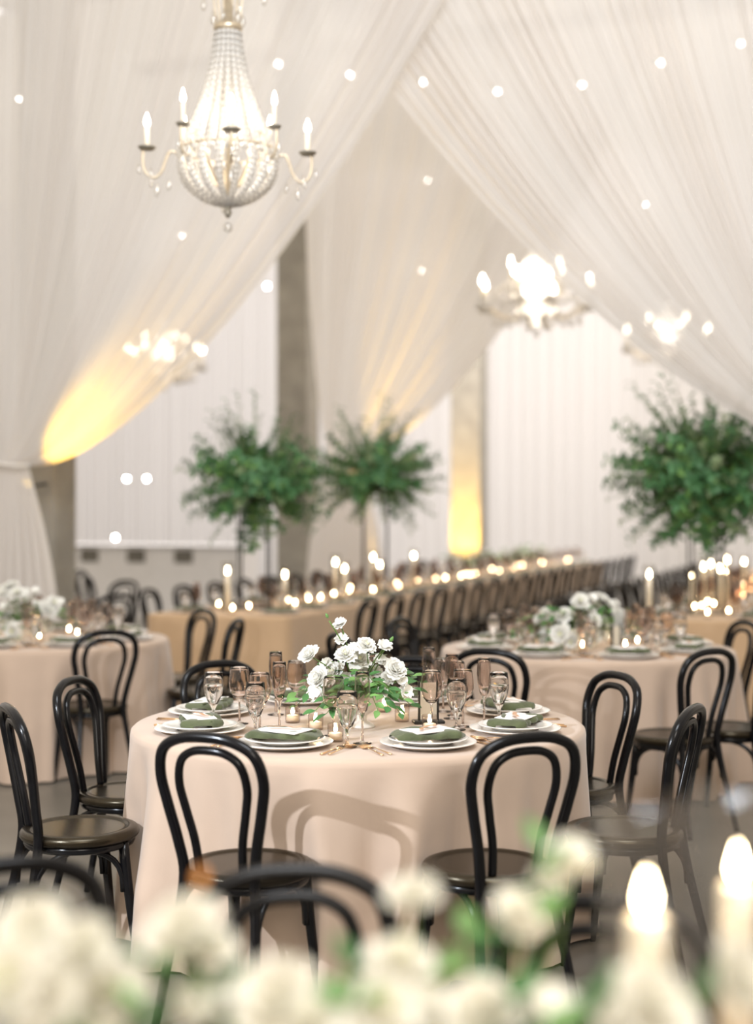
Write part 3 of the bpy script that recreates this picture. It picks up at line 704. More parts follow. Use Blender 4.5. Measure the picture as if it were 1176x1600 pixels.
def pillar_kit(h, hc, r=.045, rc=.02, solid=False, fl=1.0):
    g = mb('cylinder_glass').lathe([(0, 0), (r, 0), (r, h), (r-.004, h)], 48) if solid else mb('cylinder_glass').lathe([(0, 0), (r, 0), (r, h), (r-.0025, h)], 24)
    c = mb('wax').lathe([(0, .007), (rc, .007), (rc, hc-.003), (rc-.004, hc), (0, hc-.003)], 16)
    f = mb('flame').lathe([(.001, 0), (.009*fl, .011*fl), (.0115*fl, .022*fl), (.006*fl, .042*fl), (0, .06*fl)], 10, (0, 0, hc+.004)); 
    wk = mb('ink').tube([(0, 0, hc-.004), (0, 0, hc+.008)], .0012, 5)
    return [('glass_cylinder', g.mesh('glass_cylinder')), ('candle', c.mesh('candle'), [('flame', f.mesh('flame')), ('wick', wk.mesh('wick'))])]
PIL = [pillar_kit(.34, .25), pillar_kit(.40, .30), pillar_kit(.28, .2)]
def number_frame_kit():
    kit = [('base', mb('black_metal').box((0, 0, .006), (.12, .06, .012), bev=.003).mesh('base', False))]
    for s in (-1, 1): kit.append(('post', mb('black_metal').box((s*.036, 0, .085), (.008, .014, .15), bev=.002).mesh('post', False)))
    kit.append(('card', mb('card_cream').box((0, 0, .085), (.066, .003, .14)).mesh('card', False)))
    return kit
FRAME = number_frame_kit()

# ---------------------------------------------------------------- place settings
def setting(c, ang, where, tid, full=True, Rp=.63, ribbon=True):
    d = Vector((math.cos(ang), math.sin(ang), 0)); t = Vector((-d.y, d.x, 0)); o = Vector((c[0], c[1], TZ)); rz = ang+PI/2   # local +y points to the centre
    p = o+d*Rp; g = 'place settings on the %s' % tid
    place('charger_plate', CHARGER, p+Vector((0, 0, .0015)), 'ivory charger plate at the %s of the %s' % (where, tid), 'plate', g)
    place('dinner_plate', PLATE, p+Vector((0, 0, .0125)), 'ivory dinner plate on the charger at the %s of the %s' % (where, tid), 'plate', g)
    place('napkin', NAPK[random.randrange(3)], p+Vector((0, 0, .0315)), 'green velvet napkin on the plate at the %s of the %s' % (where, tid), 'napkin', g, rot=rz+random.uniform(-.15, .15))
    k = random.uniform(-.25, .25)
    place('menu_card', CARDM, p+Vector((0, 0, .057))+d*.004, 'white card on the napkin at the %s of the %s' % (where, tid), 'card', g, rot=(random.uniform(.03, .07), 0, rz+k))
    if ribbon: place('ribbon', RIB, p+Vector((0, 0, .064)), 'copper ribbon across the card at the %s of the %s' % (where, tid), 'ribbon', g, rot=(.04, 0, rz+k+.5))
    if full:
        for me, nm, off, cat in ((FORK, 'fork', .195, 'fork'), (FORK, 'fork', .222, 'fork'), (KNIFE, 'knife', -.195, 'knife'), (SPOON, 'spoon', -.222, 'spoon')):
            side = 'inner' if abs(off) < .2 else 'outer'
            q = p - t*off + d*(.02+random.uniform(-.01, .01)); q.z = TZ+.001
            nm2 = 'gold %s %s at the %s of the %s' % (side, nm, where, tid) if nm == 'fork' else 'gold %s at the %s of the %s' % (nm, where, tid)
            place(nm, me, q, nm2, cat, g, rot=rz+random.uniform(-.06, .06))
DIRN = ['front left', 'front right', 'right', 'back right', 'far right', 'far left', 'back left', 'left']
for a, wh in zip((-113, -67, -24, 20, 67, 113, 160, 204), DIRN): setting(C1, math.radians(a), wh, 'nearest round table')
for a, wh in zip((-122, -77, -32, 13, 58, 103, 148, 193), DIRN): setting(C2, math.radians(a), wh, 'right rear table', a in (-122, -77, -32))
for a, wh in zip((-100, -55, -10, 35, 80), ('front', 'front right', 'right', 'back right', 'far side')): setting(C3, math.radians(a), wh, 'left rear table', a in (-100, -55))

def put(kit, nm, px, py, label, cat, group):
    q = at_z(px, py, TZ+.0012); return place(nm, kit, q, label, cat, group, rot=random.uniform(0, 6))
G1 = 'glasses on the nearest round table'
for px, py, lab in [(521, 1150, 'in front of the flowers, behind the water goblet'), (674, 1138, 'in front of the black table number frame'), (744, 1138, 'right of the frame, overlapping a flute'), (692, 1112, 'behind the frame at the back'),
                    (728, 1118, 'at the back right between two goblets'), (374, 1131, 'between the two left goblets, farther back'), (402, 1143, 'right of the nearer left goblet'), (463, 1117, 'left of the flowers at the back'), (592, 1103, 'hidden behind the white flowers')]:
    put(WINE1, 'wine_glass', px, py, 'smoky wine glass '+lab, 'glass', G1)
for px, py, lab in [(566, 1162, 'standing alone in front of the flower bowl'), (756, 1131, 'at the right beside a goblet'), (671, 1107, 'at the back behind the frame'), (709, 1120, 'at the back right, behind a goblet'), (424, 1141, 'left of the lit votive'), (438, 1117, 'at the back left, tallest-looking')]:
    put(FLUTE1, 'champagne_flute', px, py, 'smoky champagne flute '+lab, 'glass', G1)
for px, py, lab in [(534, 1165, 'foremost, between the two front plates'), (717, 1141, 'behind the front right plate'), (787, 1123, 'at the right behind the right plate'), (339, 1126, 'leftmost, behind the left plate'), (385, 1147, 'right of the left plate'), (608, 1098, 'at the far side behind the flowers')]:
    put(GOB1, 'water_goblet', px, py, 'clear goblet of water '+lab, 'glass', G1)
for px, py, lab in [(457, 1129, 'left of the flower bowl, farther back'), (493, 1140, 'left of the flower bowl, nearer'), (524, 1158, 'behind the foremost goblet'), (628, 1127, 'right of the flower bowl'), (671, 1143, 'in front of the table number frame'), (600, 1112, 'behind the flower bowl')]:
    put(VOT, 'votive_candle', px, py, 'lit votive in blush glass '+lab, 'candle', 'votives on the nearest round table')
q = at_z(669, 1130, TZ); place('table_number_frame', FRAME, q, 'black table number stand on the nearest round table', 'sign', rot=.15)
q = at_z(962, 1022, TZ); place('table_number_frame', FRAME, q, 'black table number stand beside flowers on the right rear table', 'sign', rot=.75)

def glasses_round(c, angs, tid):
    for a, wh in angs:
        a = math.radians(a); d = Vector((math.cos(a), math.sin(a), 0)); t = Vector((-d.y, d.x, 0)); o = Vector((c[0], c[1], TZ+.0012))
        for k, nm, cat, off, rr, ad in ((WINE1, 'wine_glass', 'smoky wine glass', .17, .43, 0), (FLUTE1, 'champagne_flute', 'smoky champagne flute', .11, .36, 0), (GOB1, 'water_goblet', 'clear water goblet', .23, .48, 0)):
            place(nm, k, o+d*rr+t*off, '%s at the %s of the %s' % (cat, wh, tid), 'glass', 'glasses on the '+tid)
glasses_round(C2, list(zip((-122, -77, -32, 13, 58, 103, 148, 193), DIRN)), 'right rear table')
glasses_round(C3, list(zip((-100, -55, -10, 35, 80), ('front', 'front right', 'right', 'back right', 'far side'))), 'left rear table')
for c, tid, n in ((C2, 'right rear table', 7), (C3, 'left rear table', 6)):
    for i in range(n):
        a = 2*PI*i/n+.9
        place('votive_candle', VOT, (c[0]+.30*math.cos(a), c[1]+.30*math.sin(a), TZ+.0012), 'lit votive on the %s, %s round the flowers counted from the far right' % (tid, ORD[i]), 'candle', 'votives on the '+tid)

# ---------------------------------------------------------------- flowers
def petal_patch(b, base, out, up, L, W, cup, curl, ruf, ph):
    sd = out.cross(up).normalized()
    def fn(s, t):
        u = (s-.5)*2; wd = W*math.sin(PI*(.12+.74*t))**.7; r = L*t
        p = base + up*(r*(1-.25*t)) + out*(cup*L*math.sin(t*1.9)+curl*L*t**3) + sd*(wd*u) + out*(-.25*W*u*u*(1-t*.5))
        return p + (out*.6+up*.5)*(ruf*L*t*t*math.sin(u*5+ph))
    b.grid(fn, 6, 6)
def rose_mesh(seed, R, m, n=22, openness=.6, ruf=.06):
    rnd = random.Random(seed); b = mb(m)
    for i in range(n):
        f = i/(n-1); a = i*2.39996+rnd.uniform(-.2, .2); out = Vector((math.cos(a), math.sin(a), 0))
        tilt = f*openness*1.45
        up = (Vector((0, 0, 1))*math.cos(tilt)+out*math.sin(tilt)).normalized(); o2 = (out*math.cos(tilt)-Vector((0, 0, 1))*math.sin(tilt)).normalized()
        L = R*(.78+.42*f)*rnd.uniform(.92, 1.08)
        petal_patch(b, Vector((0, 0, -R*.35))+out*(.05+.12*f)*R, o2, up, L*1.05, R*(.32+.36*f), .14+.15*f, .12*f, ruf*(.4+f), rnd.uniform(0, 6))
    b.use('stem').lathe([(0, -R*.5), (R*.2, -R*.42), (R*.24, -R*.3), (0, -R*.25)], 8)
    if openness > .75: b.use('petal_heart').ball((0, 0, -R*.05), R*.22, 8, 5)
    return b.mesh('bloom')
def pea_mesh(seed, R, m):
    rnd = random.Random(seed); b = mb(m)
    for i in range(6):
        a = [0, PI, .5, 2.4, 3.7, 5.4][i]+rnd.uniform(-.3, .3); out = Vector((math.cos(a), math.sin(a), 0)); tilt = [.5, .5, 1.1, 1.0, 1.2, .9][i]
        up = (Vector((0, 0, 1))*math.cos(tilt)+out*math.sin(tilt)).normalized(); o2 = (out*math.cos(tilt)-Vector((0, 0, 1))*math.sin(tilt))
        petal_patch(b, Vector((0, 0, -R*.3)), o2, up, R*1.15, R*.75, .15, .15, .16, rnd.uniform(0, 6))
    b.use('stem').lathe([(0, -R*.55), (R*.14, -R*.45), (R*.16, -R*.3), (0, -R*.25)], 8)
    return b.mesh('bloom')
def bud_mesh(R):
    return mb('leaf_light').lathe([(0, -R*.6), (R*.3, -R*.3), (R*.45, .1*R), (R*.25, R*.7), (0, R)], 8).mesh('bloom')
BL = {'rose': [rose_mesh(i, .034, 'petal', 20, .62) for i in range(3)], 'open': [rose_mesh(10+i, .037, 'petal', 18, .85, .1) for i in range(3)], 'pea': [pea_mesh(i, .026, 'petal') for i in range(3)], 'bud': [bud_mesh(.012)]}
BLC = {'rose': [rose_mesh(30+i, .040, 'petal_cream', 22, .62) for i in range(3)], 'open': [rose_mesh(40+i, .042, 'petal_cream', 18, .85, .1) for i in range(2)], 'pea': [pea_mesh(50+i, .032, 'petal_cream') for i in range(2)]}
FN = {'rose': 'rose', 'open': 'ranunculus', 'pea': 'sweet_pea', 'bud': 'flower_bud'}
def where(px, py, cx, cy, wx, wy):
    v = 'upper' if py < cy-wy else ('lower' if py > cy+wy else 'middle'); h = 'left' if px < cx-wx else ('right' if px > cx+wx else 'centre')
    return v+' '+h
def flower(pos, root, kind, look, label, group, lib=BL, s=1.0, nl=1):
    """a stem with its bloom; pos is the bloom's centre, root the mouth of the vase, look where the bloom faces"""
    pos = Vector(pos); root = Vector(root); look = Vector(look).normalized(); R0 = .02*s
    name = FN[kind]+'_stem'
    e = tag(ob(name, None, None, root), label, 'flower', group); e.empty_display_size = .02
    d = pos-root; tip = d-look*R0*.8; mid = d*.5+Vector((0, 0, .02))-look*.012
    pts = []
    for i in range(9):
        t = i/8; pts.append((1-t)**2*Vector((0, 0, 0))+2*t*(1-t)*mid+t*t*tip)
    ob('stem', mb('stem').tube(pts, .0018*s+.0004, 5).mesh('stem'), e)
    me = random.choice(lib[kind]); q = look.to_track_quat('Z', 'Y')
    bo = ob('bloom', me, e, loc=d, scale=(s, s, s)); bo.rotation_euler = (q @ __import__('mathutils').Quaternion((0, 0, 1), random.uniform(0, 6.28))).to_euler()
    for k in range(nl):
        t = random.uniform(.35, .85); i = int(t*8); a = random.uniform(0, 6.28)
        lf = mb(random.choice(['leaf', 'leaf_light'])).leaf(pts[i], Vector((math.cos(a), math.sin(a), random.uniform(-.1, .6))), (0, 0, 1), random.uniform(.045, .065)*s, random.uniform(.02, .03)*s)
        ob('leaf', lf.mesh('leaf'), e)
def sprig(root, tipp, label, group, n=6, L=.05, mats=('leaf', 'leaf_light')):
    root = Vector(root); d = Vector(tipp)-root; e = tag(ob('foliage_sprig', None, None, root), label, 'foliage', group); e.empty_display_size = .02
    pts = []
    for i in range(9):
        t = i/8; pts.append(d*t+Vector((0, 0, .045))*math.sin(PI*t))
    ob('stem', mb('stem').tube(pts, .0015, 5).mesh('stem'), e)
    for k in range(n):
        t = .3+.7*k/(n-1); i = min(8, int(round(t*8))); ax = d.normalized(); sd = ax.cross(Vector((0, 0, 1)))
        if sd.length < .05: sd = Vector((1, 0, 0))
        sd.normalize(); s = -1 if k % 2 else 1
        dirn = ax*(.55 if k < n-1 else 1.5)+sd*s*.8*random.uniform(.6, 1.1)+Vector((0, 0, random.uniform(-.5, .35)))
        b = mb(random.choice(mats)).leaf(pts[i], dirn, (random.uniform(-.4, .4), -.5, 1), L*random.uniform(.75, 1.2), L*random.uniform(.42, .58), .2)
        ob('leaf', b.mesh('leaf'), e)
BOWL = [('bowl', mb('bowl_white').lathe([(0, .045), (.02, .046), (.045, .06), (.072, .085), (.085, .115), (.088, .128), (.085, .13), (.08, .118), (.066, .09), (.04, .066), (0, .058)], 28).mesh('bowl')),
        ('foot', mb('bowl_white').lathe([(0, 0), (.048, 0), (.05, .004), (.042, .012), (.022, .022), (.018, .035), (.022, .048), (0, .05)], 24).mesh('foot'))]
B1 = Vector((-.055, 5.47, TZ+.001)); place('footed_bowl', BOWL, B1, 'white footed bowl holding the flowers of the nearest round table', 'bowl')
mouth = B1+Vector((0, 0, .125))
def rt(): return mouth+Vector((random.uniform(-.04, .04), random.uniform(-.04, .04), 0))
NEARF = [(530, 973, 'pea', 1.05, 'topmost white sweet pea of the nearest flowers'), (533, 997, 'pea', 1.0, 'white sweet pea just below the topmost one'), (481, 1021, 'rose', 1.0, 'white rose leaning far left of the nearest flowers'),
         (539, 1019, 'open', .92, 'ruffled white bloom below the sweet peas'), (573, 1005, 'open', .85, 'flat-topped white bloom seen from the side, right of the sweet peas'), (602, 1007, 'pea', 1.05, 'white sweet pea at the upper right beside a green bud'),
         (611, 1000, 'bud', 1.3, 'green bud at the upper right of the nearest flowers'), (511, 963, 'bud', 1.1, 'green bud at the very top left of the nearest flowers'),
         (517, 1049, 'open', 1.15, 'large white bloom left of the centre of the nearest flowers'), (495, 1058, 'rose', 1.15, 'full white rose at the left, above the leaves'), (562, 1028, 'open', 1.0, 'white bloom in the middle of the nearest flowers'),
         (583, 1046, 'open', 1.0, 'white bloom with green stems above the dark foliage'), (619, 1044, 'rose', 1.1, 'white rose at the right of the nearest flowers'), (606, 1058, 'pea', 1.1, 'white sweet pea below the right rose'),
         (597, 1081, 'pea', .85, 'small white star-like bloom amid the dark leaves'), (636, 1081, 'pea', 1.15, 'white bloom lowest at the right by the frame'), (490, 1083, 'pea', 1.2, 'white bloom lowest at the left'), (553, 1092, 'open', .9, 'white bloom behind the flute'),
         (540, 1062, 'rose', 1.0, 'white rose behind the front wine glass'), (552, 1010, 'pea', .9, 'small white sweet pea right of the ruffled bloom'), (508, 1036, 'pea', 1.0, 'white sweet pea above the large left bloom'), (594, 1030, 'pea', 1.0, 'white sweet pea below the green bud'),
         (570, 1062, 'pea', 1.0, 'white sweet pea in front of the dark foliage'), (628, 1062, 'pea', .9, 'small white sweet pea below the right rose, outermost'), (525, 1075, 'pea', 1.1, 'white sweet pea between the front glasses')]
for px, py, kd, s, lab in NEARF:
    dd = 5.42+random.uniform(-.07, .05); pos = at_depth(px, py, dd)
    look = (pos-mouth).normalized()*.8+Vector((random.uniform(-.3, .3), -.55, .35))
    if kd == 'bud': look = pos-mouth
    flower(pos, rt(), kd, look, lab, 'flowers of the nearest round table', s=s*1.08, nl=1)
for px, py, dz in [(447, 1090, 5.4), (468, 1092, 5.35), (493, 1110, 5.28), (510, 1115, 5.25), (480, 1064, 5.5), (644, 1056, 5.5), (646, 1075, 5.45), (624, 1114, 5.3), (606, 1104, 5.28), (590, 1110, 5.25), (577, 1098, 5.24), (630, 1092, 5.36), (505, 1040, 5.6), (600, 1070, 5.5), (655, 1066, 5.6), (560, 1060, 5.32), (585, 1068, 5.3), (530, 1085, 5.28), (460, 1105, 5.55), (522, 1100, 5.25), (614, 1084, 5.3), (640, 1100, 5.5), (550, 1075, 5.3)]:
    sprig(rt(), at_depth(px, py, dz), "green leafy sprig at the %s of the nearest table's flowers" % where(px, py, 560, 1085, 40, 15), 'foliage sprigs of the nearest round table', 7, .052)
def random_piece(cx, cy, d, sx, sy, base, tid, n, ns, seed):
    random.seed(seed)
    place('footed_bowl', BOWL, base, 'white footed bowl of flowers on the %s' % tid, 'bowl'); mo = base+Vector((0, 0, .125))
    for i in range(n):
        a = random.uniform(0, 6.28); r = math.sqrt(random.random()); px = cx+sx*r*math.cos(a); py = cy+sy*r*math.sin(a)
        kd = random.choice(['rose', 'open', 'open', 'pea', 'pea']); pos = at_depth(px, py, d+random.uniform(-.12, .1))
        flower(pos, mo+Vector((random.uniform(-.04, .04), random.uniform(-.04, .04), 0)), kd, (pos-mo).normalized()+Vector((0, -.6, .3)), "white bloom at the %s of the %s's flowers" % (where(px, py, cx, cy, sx*.3, sy*.3), tid), 'flowers of the '+tid, s=random.uniform(1.1, 1.45), nl=1)
    for i in range(ns):
        a = random.uniform(0, 6.28); px = cx+sx*1.1*math.cos(a); py = cy+sy*.5+sy*.8*math.sin(a)
        sprig(mo, at_depth(px, py, d+random.uniform(-.1, .1)), "green leafy sprig at the %s of the %s's flowers" % (where(px, py, cx, cy+sy*.5, sx*.4, sy*.3), tid), 'foliage sprigs of the '+tid, 6, .06)
random_piece(898, 965, 8.5, 82, 40, Vector((1.16, 8.52, TZ+.001)), 'right rear table', 40, 16, 21)
random_piece(40, 950, 9.1, 60, 42, Vector((-2.2, 9.12, TZ+.001)), 'left rear table', 30, 12, 22)

# ---------------------------------------------------------------- tall greenery
random.seed(5)
def branch_mesh(seed, L, mats, n=20, lw=.032, ll=.062):
    rnd = random.Random(seed); b = mb('stem'); pts = []
    wx, wy = rnd.uniform(-.12, .12), rnd.uniform(-.12, .12)
    for i in range(9):
        t = i/8; pts.append(Vector((wx*L*t*t, wy*L*t*t, L*t-.10*L*t*t)))
    b.tube(pts, [.004-.0028*i/8 for i in range(9)], 5)
    for k in range(n):
        t = .18+.82*k/(n-1); i = min(8, t*8); p = pts[int(i)].lerp(pts[min(8, int(i)+1)], i-int(i)); a = k*2.4+rnd.uniform(-.4, .4)
        d = Vector((math.cos(a), math.sin(a), rnd.uniform(.1, .9)))
        b.use(rnd.choice(mats)).leaf(p, d, (0, 0, 1), ll*rnd.uniform(.7, 1.25), lw*rnd.uniform(.8, 1.3), rnd.uniform(0, .4))
    return b.mesh('branch')
BR = [branch_mesh(i, .5, ('tree_leaf', 'tree_leaf', 'tree_leaf', 'leaf_light'), 24) for i in range(5)] + [branch_mesh(9, .5, ('tree_leaf_pale', 'tree_leaf'), 30, .018, .04)]
BRT = [branch_mesh(20+i, .5, ('tree_leaf', 'tree_leaf_pale'), 16, .022, .042) for i in range(2)]
DRY = [branch_mesh(30, .32, ('dried_bloom',), 34, .016, .03)]
def greenery(base, zc, R, flat, label, n=130, seed=1, dry=6, pale=.3):
    rnd = random.Random(seed); h = zc-TZ-.12
    b0 = Vector((base.x, base.y, TZ+.001))
    kit = [('base', mb('black_metal').box((0, 0, .006), (.3, .3, .012), bev=.003).mesh('base', False)), ('tray', mb('black_metal').lathe([(0, h), (.16, h), (.17, h+.02), (.17, h+.06), (.15, h+.06), (0, h+.03)], 20).mesh('tray'))]
    for i in (-1, 1):
        for j in (-1, 1): kit.append(('post', mb('black_metal').tube([(i*.12, j*.12, .012), (i*.12, j*.12, h+.01)], .008, 8).mesh('post')))
    place('flower_stand', kit, b0, 'black metal stand under the '+label.replace('leafy ', '').replace('full ', ''), 'stand', rot=-HA+.3)
    e = tag(ob('greenery_arrangement', None, None, b0+Vector((0, 0, h+.062))), label, 'plant', 'tall greenery on the long tables')
    for k in range(n+dry+26):
        a = rnd.uniform(0, 6.283); el = math.asin(rnd.uniform(-.88, 1)); d = Vector((math.cos(a)*math.cos(el), math.sin(a)*math.cos(el), math.sin(el)*flat))
        top = k >= n+dry
        if top: d = Vector((rnd.uniform(-.9, .9), rnd.uniform(-.6, .6), 1.0)).normalized()
        me = rnd.choice(BRT) if top else (DRY[0] if k >= n else (BR[5] if rnd.random() < pale else rnd.choice(BR[:5])))
        L = R*rnd.uniform(.62, 1.14)/.5*(1.22 if top else 1)*(.8 if el > .9 and not top else 1)
        st = rnd.uniform(.0, .45) if not top else .1
        o = ob('branch', me, e, loc=d*R*st+Vector((0, 0, .06)))
        sc = L*(1-st*.75); o.scale = (min(1.2, sc*1.1), min(1.2, sc*1.1), sc); q = d.normalized().to_track_quat('Z', 'Y'); o.rotation_euler = q.to_euler()
greenery(loc(O1, .9, -.06), 1.80, .66, .8, 'full green leafy greenery on the near end of the left long table', 170, 1, 3)
greenery(loc(O1, 3.75, .0), 1.92, .72, .74, 'paler green leafy greenery farther along the left long table', 150, 2, 12, .5)
greenery(loc(O2, .75, -.05), 1.84, .80, .82, 'large green leafy greenery on the right long table', 230, 3, 10)

# ---------------------------------------------------------------- long table ware
random.seed(33)
def long_ware(O, L, w, tid, sides, n):
    for i in range(n):
        a = .38+.635*i
        for sd, sn in sides:
            e = sd*(w/2-.2); g = 'tableware on the '+tid; nth = ORD[i]
            if a > L-.3: continue
            place('dinner_plate', CHARGER, loc(O, a, e, TZ+.0015), "ivory plate, %s from near end on the %s's %s side" % (nth, tid, sn), 'plate', g)
            place('napkin', NAPK[i % 3], loc(O, a, e, TZ+.017), "green napkin, %s from near end on the %s's %s side" % (nth, tid, sn), 'napkin', g, rot=-HA+PI/2)
            for kt, nm, lb, da, dv in ((WINE, 'wine_glass', 'smoky wine glass', .2, .16), (FLUTE, 'champagne_flute', 'smoky champagne flute', .27, .20), (GOB, 'water_goblet', 'clear water goblet', .26, .10)):
                place(nm, kt, loc(O, a+da*sd, e-sd*dv, TZ+.0012), "%s, %s from near end on the %s's %s side" % (lb, nth, tid, sn), 'glass', g)
    k = 0
    while .3+k*.27 < L-.2:
        a = .3+k*.27; v = random.uniform(-.16, .16)
        ok = True
        for ga in ((.95, 3.75) if O is O1 else (.75,)):
            if abs(a-ga) < .24: v = .22*(1 if k % 2 else -1)
        place('votive_candle', VOT, loc(O, a, v, TZ+.0012), 'lit votive along the middle of the %s, %s from near end' % (tid, ORD[k]), 'candle', 'votives on the '+tid); k += 1
long_ware(O1, L1, 1.2, 'left long table', ((1, 'right'), (-1, 'far')), 20)
long_ware(O2, L2, 1.12, 'right long table', ((-1, 'left'), (1, 'right')), 9)
def centre_px(O, px):       # where the table's middle line crosses this image column
    a = (px-588)/F; return (a*O.y-O.x)/(U.x-a*U.y)
for i, (px, v, k) in enumerate([(358, -.1, 1), (440, .16, 0), (524, .0, 1), (537, .18, 0), (577, -.2, 1), (592, .1, 0), (647, .05, 1)]):
    a = centre_px(O1, px-v*150); place('cylinder_candle', PIL[k], loc(O1, max(.2, a), v, TZ+.0012), 'lit candle in a glass cylinder, %s from near end of left long table' % ORD[i], 'candle', 'cylinder candles on the left long table')
for i, (a, v, k) in enumerate([(.35, -.36, 1), (1.35, -.25, 0), (1.5, -.02, 1), (1.85, -.2, 1), (2.2, -.1, 0), (2.6, -.22, 1), (3.1, -.2, 0), (3.9, -.2, 1), (4.8, -.15, 0)]):
    place('cylinder_candle', PIL[k], loc(O2, a, v, TZ+.0012), 'lit candle in a glass cylinder, %s from near end of right long table' % ORD[i], 'candle', 'cylinder candles on the right long table')
# low flowers at the far end of the left long table
for j, s in enumerate((7.2, 9.0, 10.8)):
    bs = loc(O1, s, .0, TZ+.001); place('footed_bowl', BOWL, bs, 'white footed bowl on the left long table, %s beyond the greenery' % ORD[j], 'bowl', 'bowls on the left long table'); mo = bs+Vector((0, 0, .125))
    for i in range(7):
        pos = mo+Vector((random.uniform(-.22, .22), random.uniform(-.15, .15), random.uniform(.05, .2)))
        flower(pos, mo, random.choice(['rose', 'open', 'pea']), (pos-mo)+Vector((0, -.2, .1)), 'pale bloom in the %s low bowl beyond the greenery on the left long table' % ORD[j], 'flowers at the far end of the left long table', s=1.3, nl=1)
    for i in range(8):
        a = random.uniform(0, 6.28); sprig(mo, mo+Vector((.3*math.cos(a), .2*math.sin(a), random.uniform(0, .22))), 'green sprig in the %s low bowl beyond the greenery on the left long table' % ORD[j], 'sprigs at the far end of the left long table', 6, .07)

# ---------------------------------------------------------------- foreground flowers and candles
random.seed(44)
FB = Vector((-.02, 1.62, TZ+.001))
TROUGH = [('bowl', mb('bowl_white').grid(lambda s, t: ((.20+.06*t)*math.cos(2*PI*s), (.075+.03*t)*math.sin(2*PI*s), .012+.088*t), 40, 5, wrap=True).grid(lambda s, t: ((.26-.01-.06*t)*math.cos(2*PI*s), (.105-.01-.03*t)*math.sin(2*PI*s), .10-.075*t), 40, 5, wrap=True).mesh('bowl')),
          ('foot', mb('bowl_white').grid(lambda s, t: (.2*t*math.cos(2*PI*s), .075*t*math.sin(2*PI*s), .012), 40, 2, wrap=True).lathe([(.02, 0), (.06, 0), (.05, .012), (0, .013)], 20).mesh('foot'))]
place('flower_trough', TROUGH, FB, 'long white bowl of blurred cream flowers on the foreground table', 'bowl')
FG = [(40, 1430, 'rose', 1.35, 1.55, 'cream rose at the left edge, upper one of the blurred cluster'), (120, 1460, 'rose', 1.4, 1.6, 'large blurred cream rose at the lower left'), (165, 1520, 'open', 1.4, 1.6, 'blurred cream bloom right of the lower left roses'), (60, 1535, 'rose', 1.4, 1.5, 'blurred cream rose in the bottom left corner'), (8, 1500, 'open', 1.3, 1.5, 'blurred cream bloom cut by the left edge'),
      (280, 1420, 'rose', 1.3, 1.62, 'blurred white rose standing free left of the foreground chair'), (325, 1448, 'open', .95, 1.66, 'blurred white petals right of the free-standing rose'), (312, 1535, 'pea', 1.35, 1.62, 'blurred white leafy bloom below the free-standing rose'), (425, 1535, 'rose', 1.5, 1.55, 'large blurred white rose below the foreground chair'), (480, 1565, 'open', 1.2, 1.6, 'blurred white bloom right of the large rose below the chair'),
      (645, 1370, 'rose', .95, 1.7, 'blurred round white bloom on a tall stem below the centre table'), (625, 1470, 'open', 1.25, 1.66, 'wide blurred white bloom under the round one'), (600, 1545, 'open', 1.35, 1.6, 'blurred white bloom at the bottom centre'), (690, 1560, 'rose', 1.1, 1.62, 'blurred white rose at the bottom right of centre'),
      (893, 1310, 'pea', 1.25, 1.74, 'blurred pale bloom highest beside the foreground candle'), (862, 1345, 'pea', 1.1, 1.74, 'blurred pale bloom just under the highest one'), (812, 1400, 'rose', 1.1, 1.7, 'blurred pale bloom left of the foreground candle'), (750, 1550, 'rose', 1.3, 1.6, 'blurred white rose at the bottom under the candlelit stems'), (865, 1545, 'pea', 1.35, 1.62, 'blurred ruffled white bloom at the bottom right'), (1025, 1545, 'rose', 1.45, 1.52, 'large blurred white bloom in front of the foreground candle'), (990, 1580, 'open', 1.2, 1.55, 'blurred white bloom at the bottom beneath the candle'), (1165, 1500, 'rose', 1.35, 1.55, 'blurred white bloom cut by the right edge')]
for px, py, kd, s, dd, lab in FG:
    py += 22; pos = at_depth(px, py, dd); root = Vector((max(-.24, min(.20, pos.x*.7)), FB.y+random.uniform(-.04, .04), TZ+.1))
    flower(pos, root, kd, (pos-root).normalized()*.7+Vector((random.uniform(-.3, .3), -.6, .3)), lab, 'blurred foreground flowers', lib=BLC, s=s*.76, nl=1)
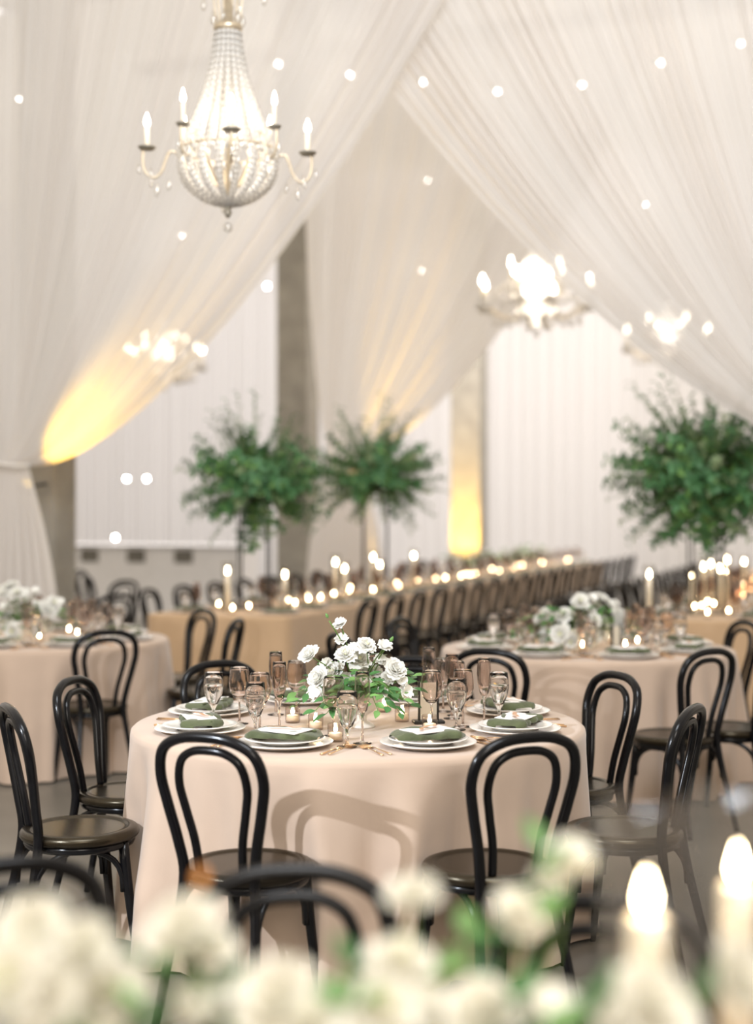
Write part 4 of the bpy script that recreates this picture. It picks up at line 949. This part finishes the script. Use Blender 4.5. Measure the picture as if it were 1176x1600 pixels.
for px, py, dd in [(100, 1560, 1.6), (240, 1520, 1.66), (355, 1550, 1.65), (540, 1570, 1.6), (660, 1520, 1.66), (740, 1470, 1.7), (800, 1570, 1.6), (940, 1560, 1.58), (1090, 1560, 1.56), (850, 1330, 1.75), (330, 1500, 1.66), (560, 1520, 1.66), (900, 1590, 1.55), (20, 1590, 1.5), (210, 1585, 1.55)]:
    pos = at_depth(px, py, dd); root = Vector((max(-.24, min(.20, pos.x*.7)), FB.y, TZ+.1))
    sprig(root, pos, 'blurred green sprig at the %s of the foreground flowers' % where(px, py, 560, 1540, 220, 25), 'blurred foreground sprigs', 6, .05)
for px, py, dd in [(312, 1388, 1.68), (330, 1590, 1.62), (430, 1592, 1.66), (290, 1585, 1.66)]:
    pos = at_depth(px, py, dd); root = Vector((max(-.24, min(.20, pos.x*.7)), FB.y, TZ+.1))
    sprig(root, pos, 'small orange sprig at the %s of the foreground flowers' % where(px, py, 330, 1500, 15, 60), 'orange foreground sprigs', 5, .026, ('orange_petal', 'dried_bloom'))
FP = pillar_kit(.475, .345, .052, .0235, True, .8)
q = at_depth(1010, 1500, 1.66); place('cylinder_candle', FP, (q.x, q.y, TZ+.0012), 'blurred lit candle in a tall glass cylinder at the lower right', 'candle', 'foreground candles')
FP2 = pillar_kit(.46, .335, .05, .0235, True, .8)
q = at_depth(1152, 1500, 1.84); place('cylinder_candle', FP2, (q.x, q.y, TZ+.0012), 'blurred lit candle in a glass cylinder cut by the right edge', 'candle', 'foreground candles')

# beams last: they only carry the hanging things
beam('trim_1', pT1-V*3, pT1+V*9, 'steel rail the crossing drapes hang from', zt1+.05)
beam('trim_2', pT2-V*3, pT2+V*8, 'steel rail the middle drape hangs from', on_plane(700, 60, T2).z+.05)
pv = at_depth(300, 800, 21.5); pv.z = 0
beam('trim_3', pv-V*5, pv+V*4, 'steel rail the far small lights hang from', 9.35)
for k, (px, dd) in enumerate(((838, 15.0), (1042, 20.0), (258, 20.0), (356, 7.5))):
    pc = at_depth(px, 800, dd); pc.z = 0
    beam('trim_%d' % (4+k), pc-V*2.2, pc+V*2.2, 'steel rail carrying the %s chandelier' % ('bright right', 'far right', 'far left', 'beaded')[k], 9.35 if dd > 19 else 7.45)
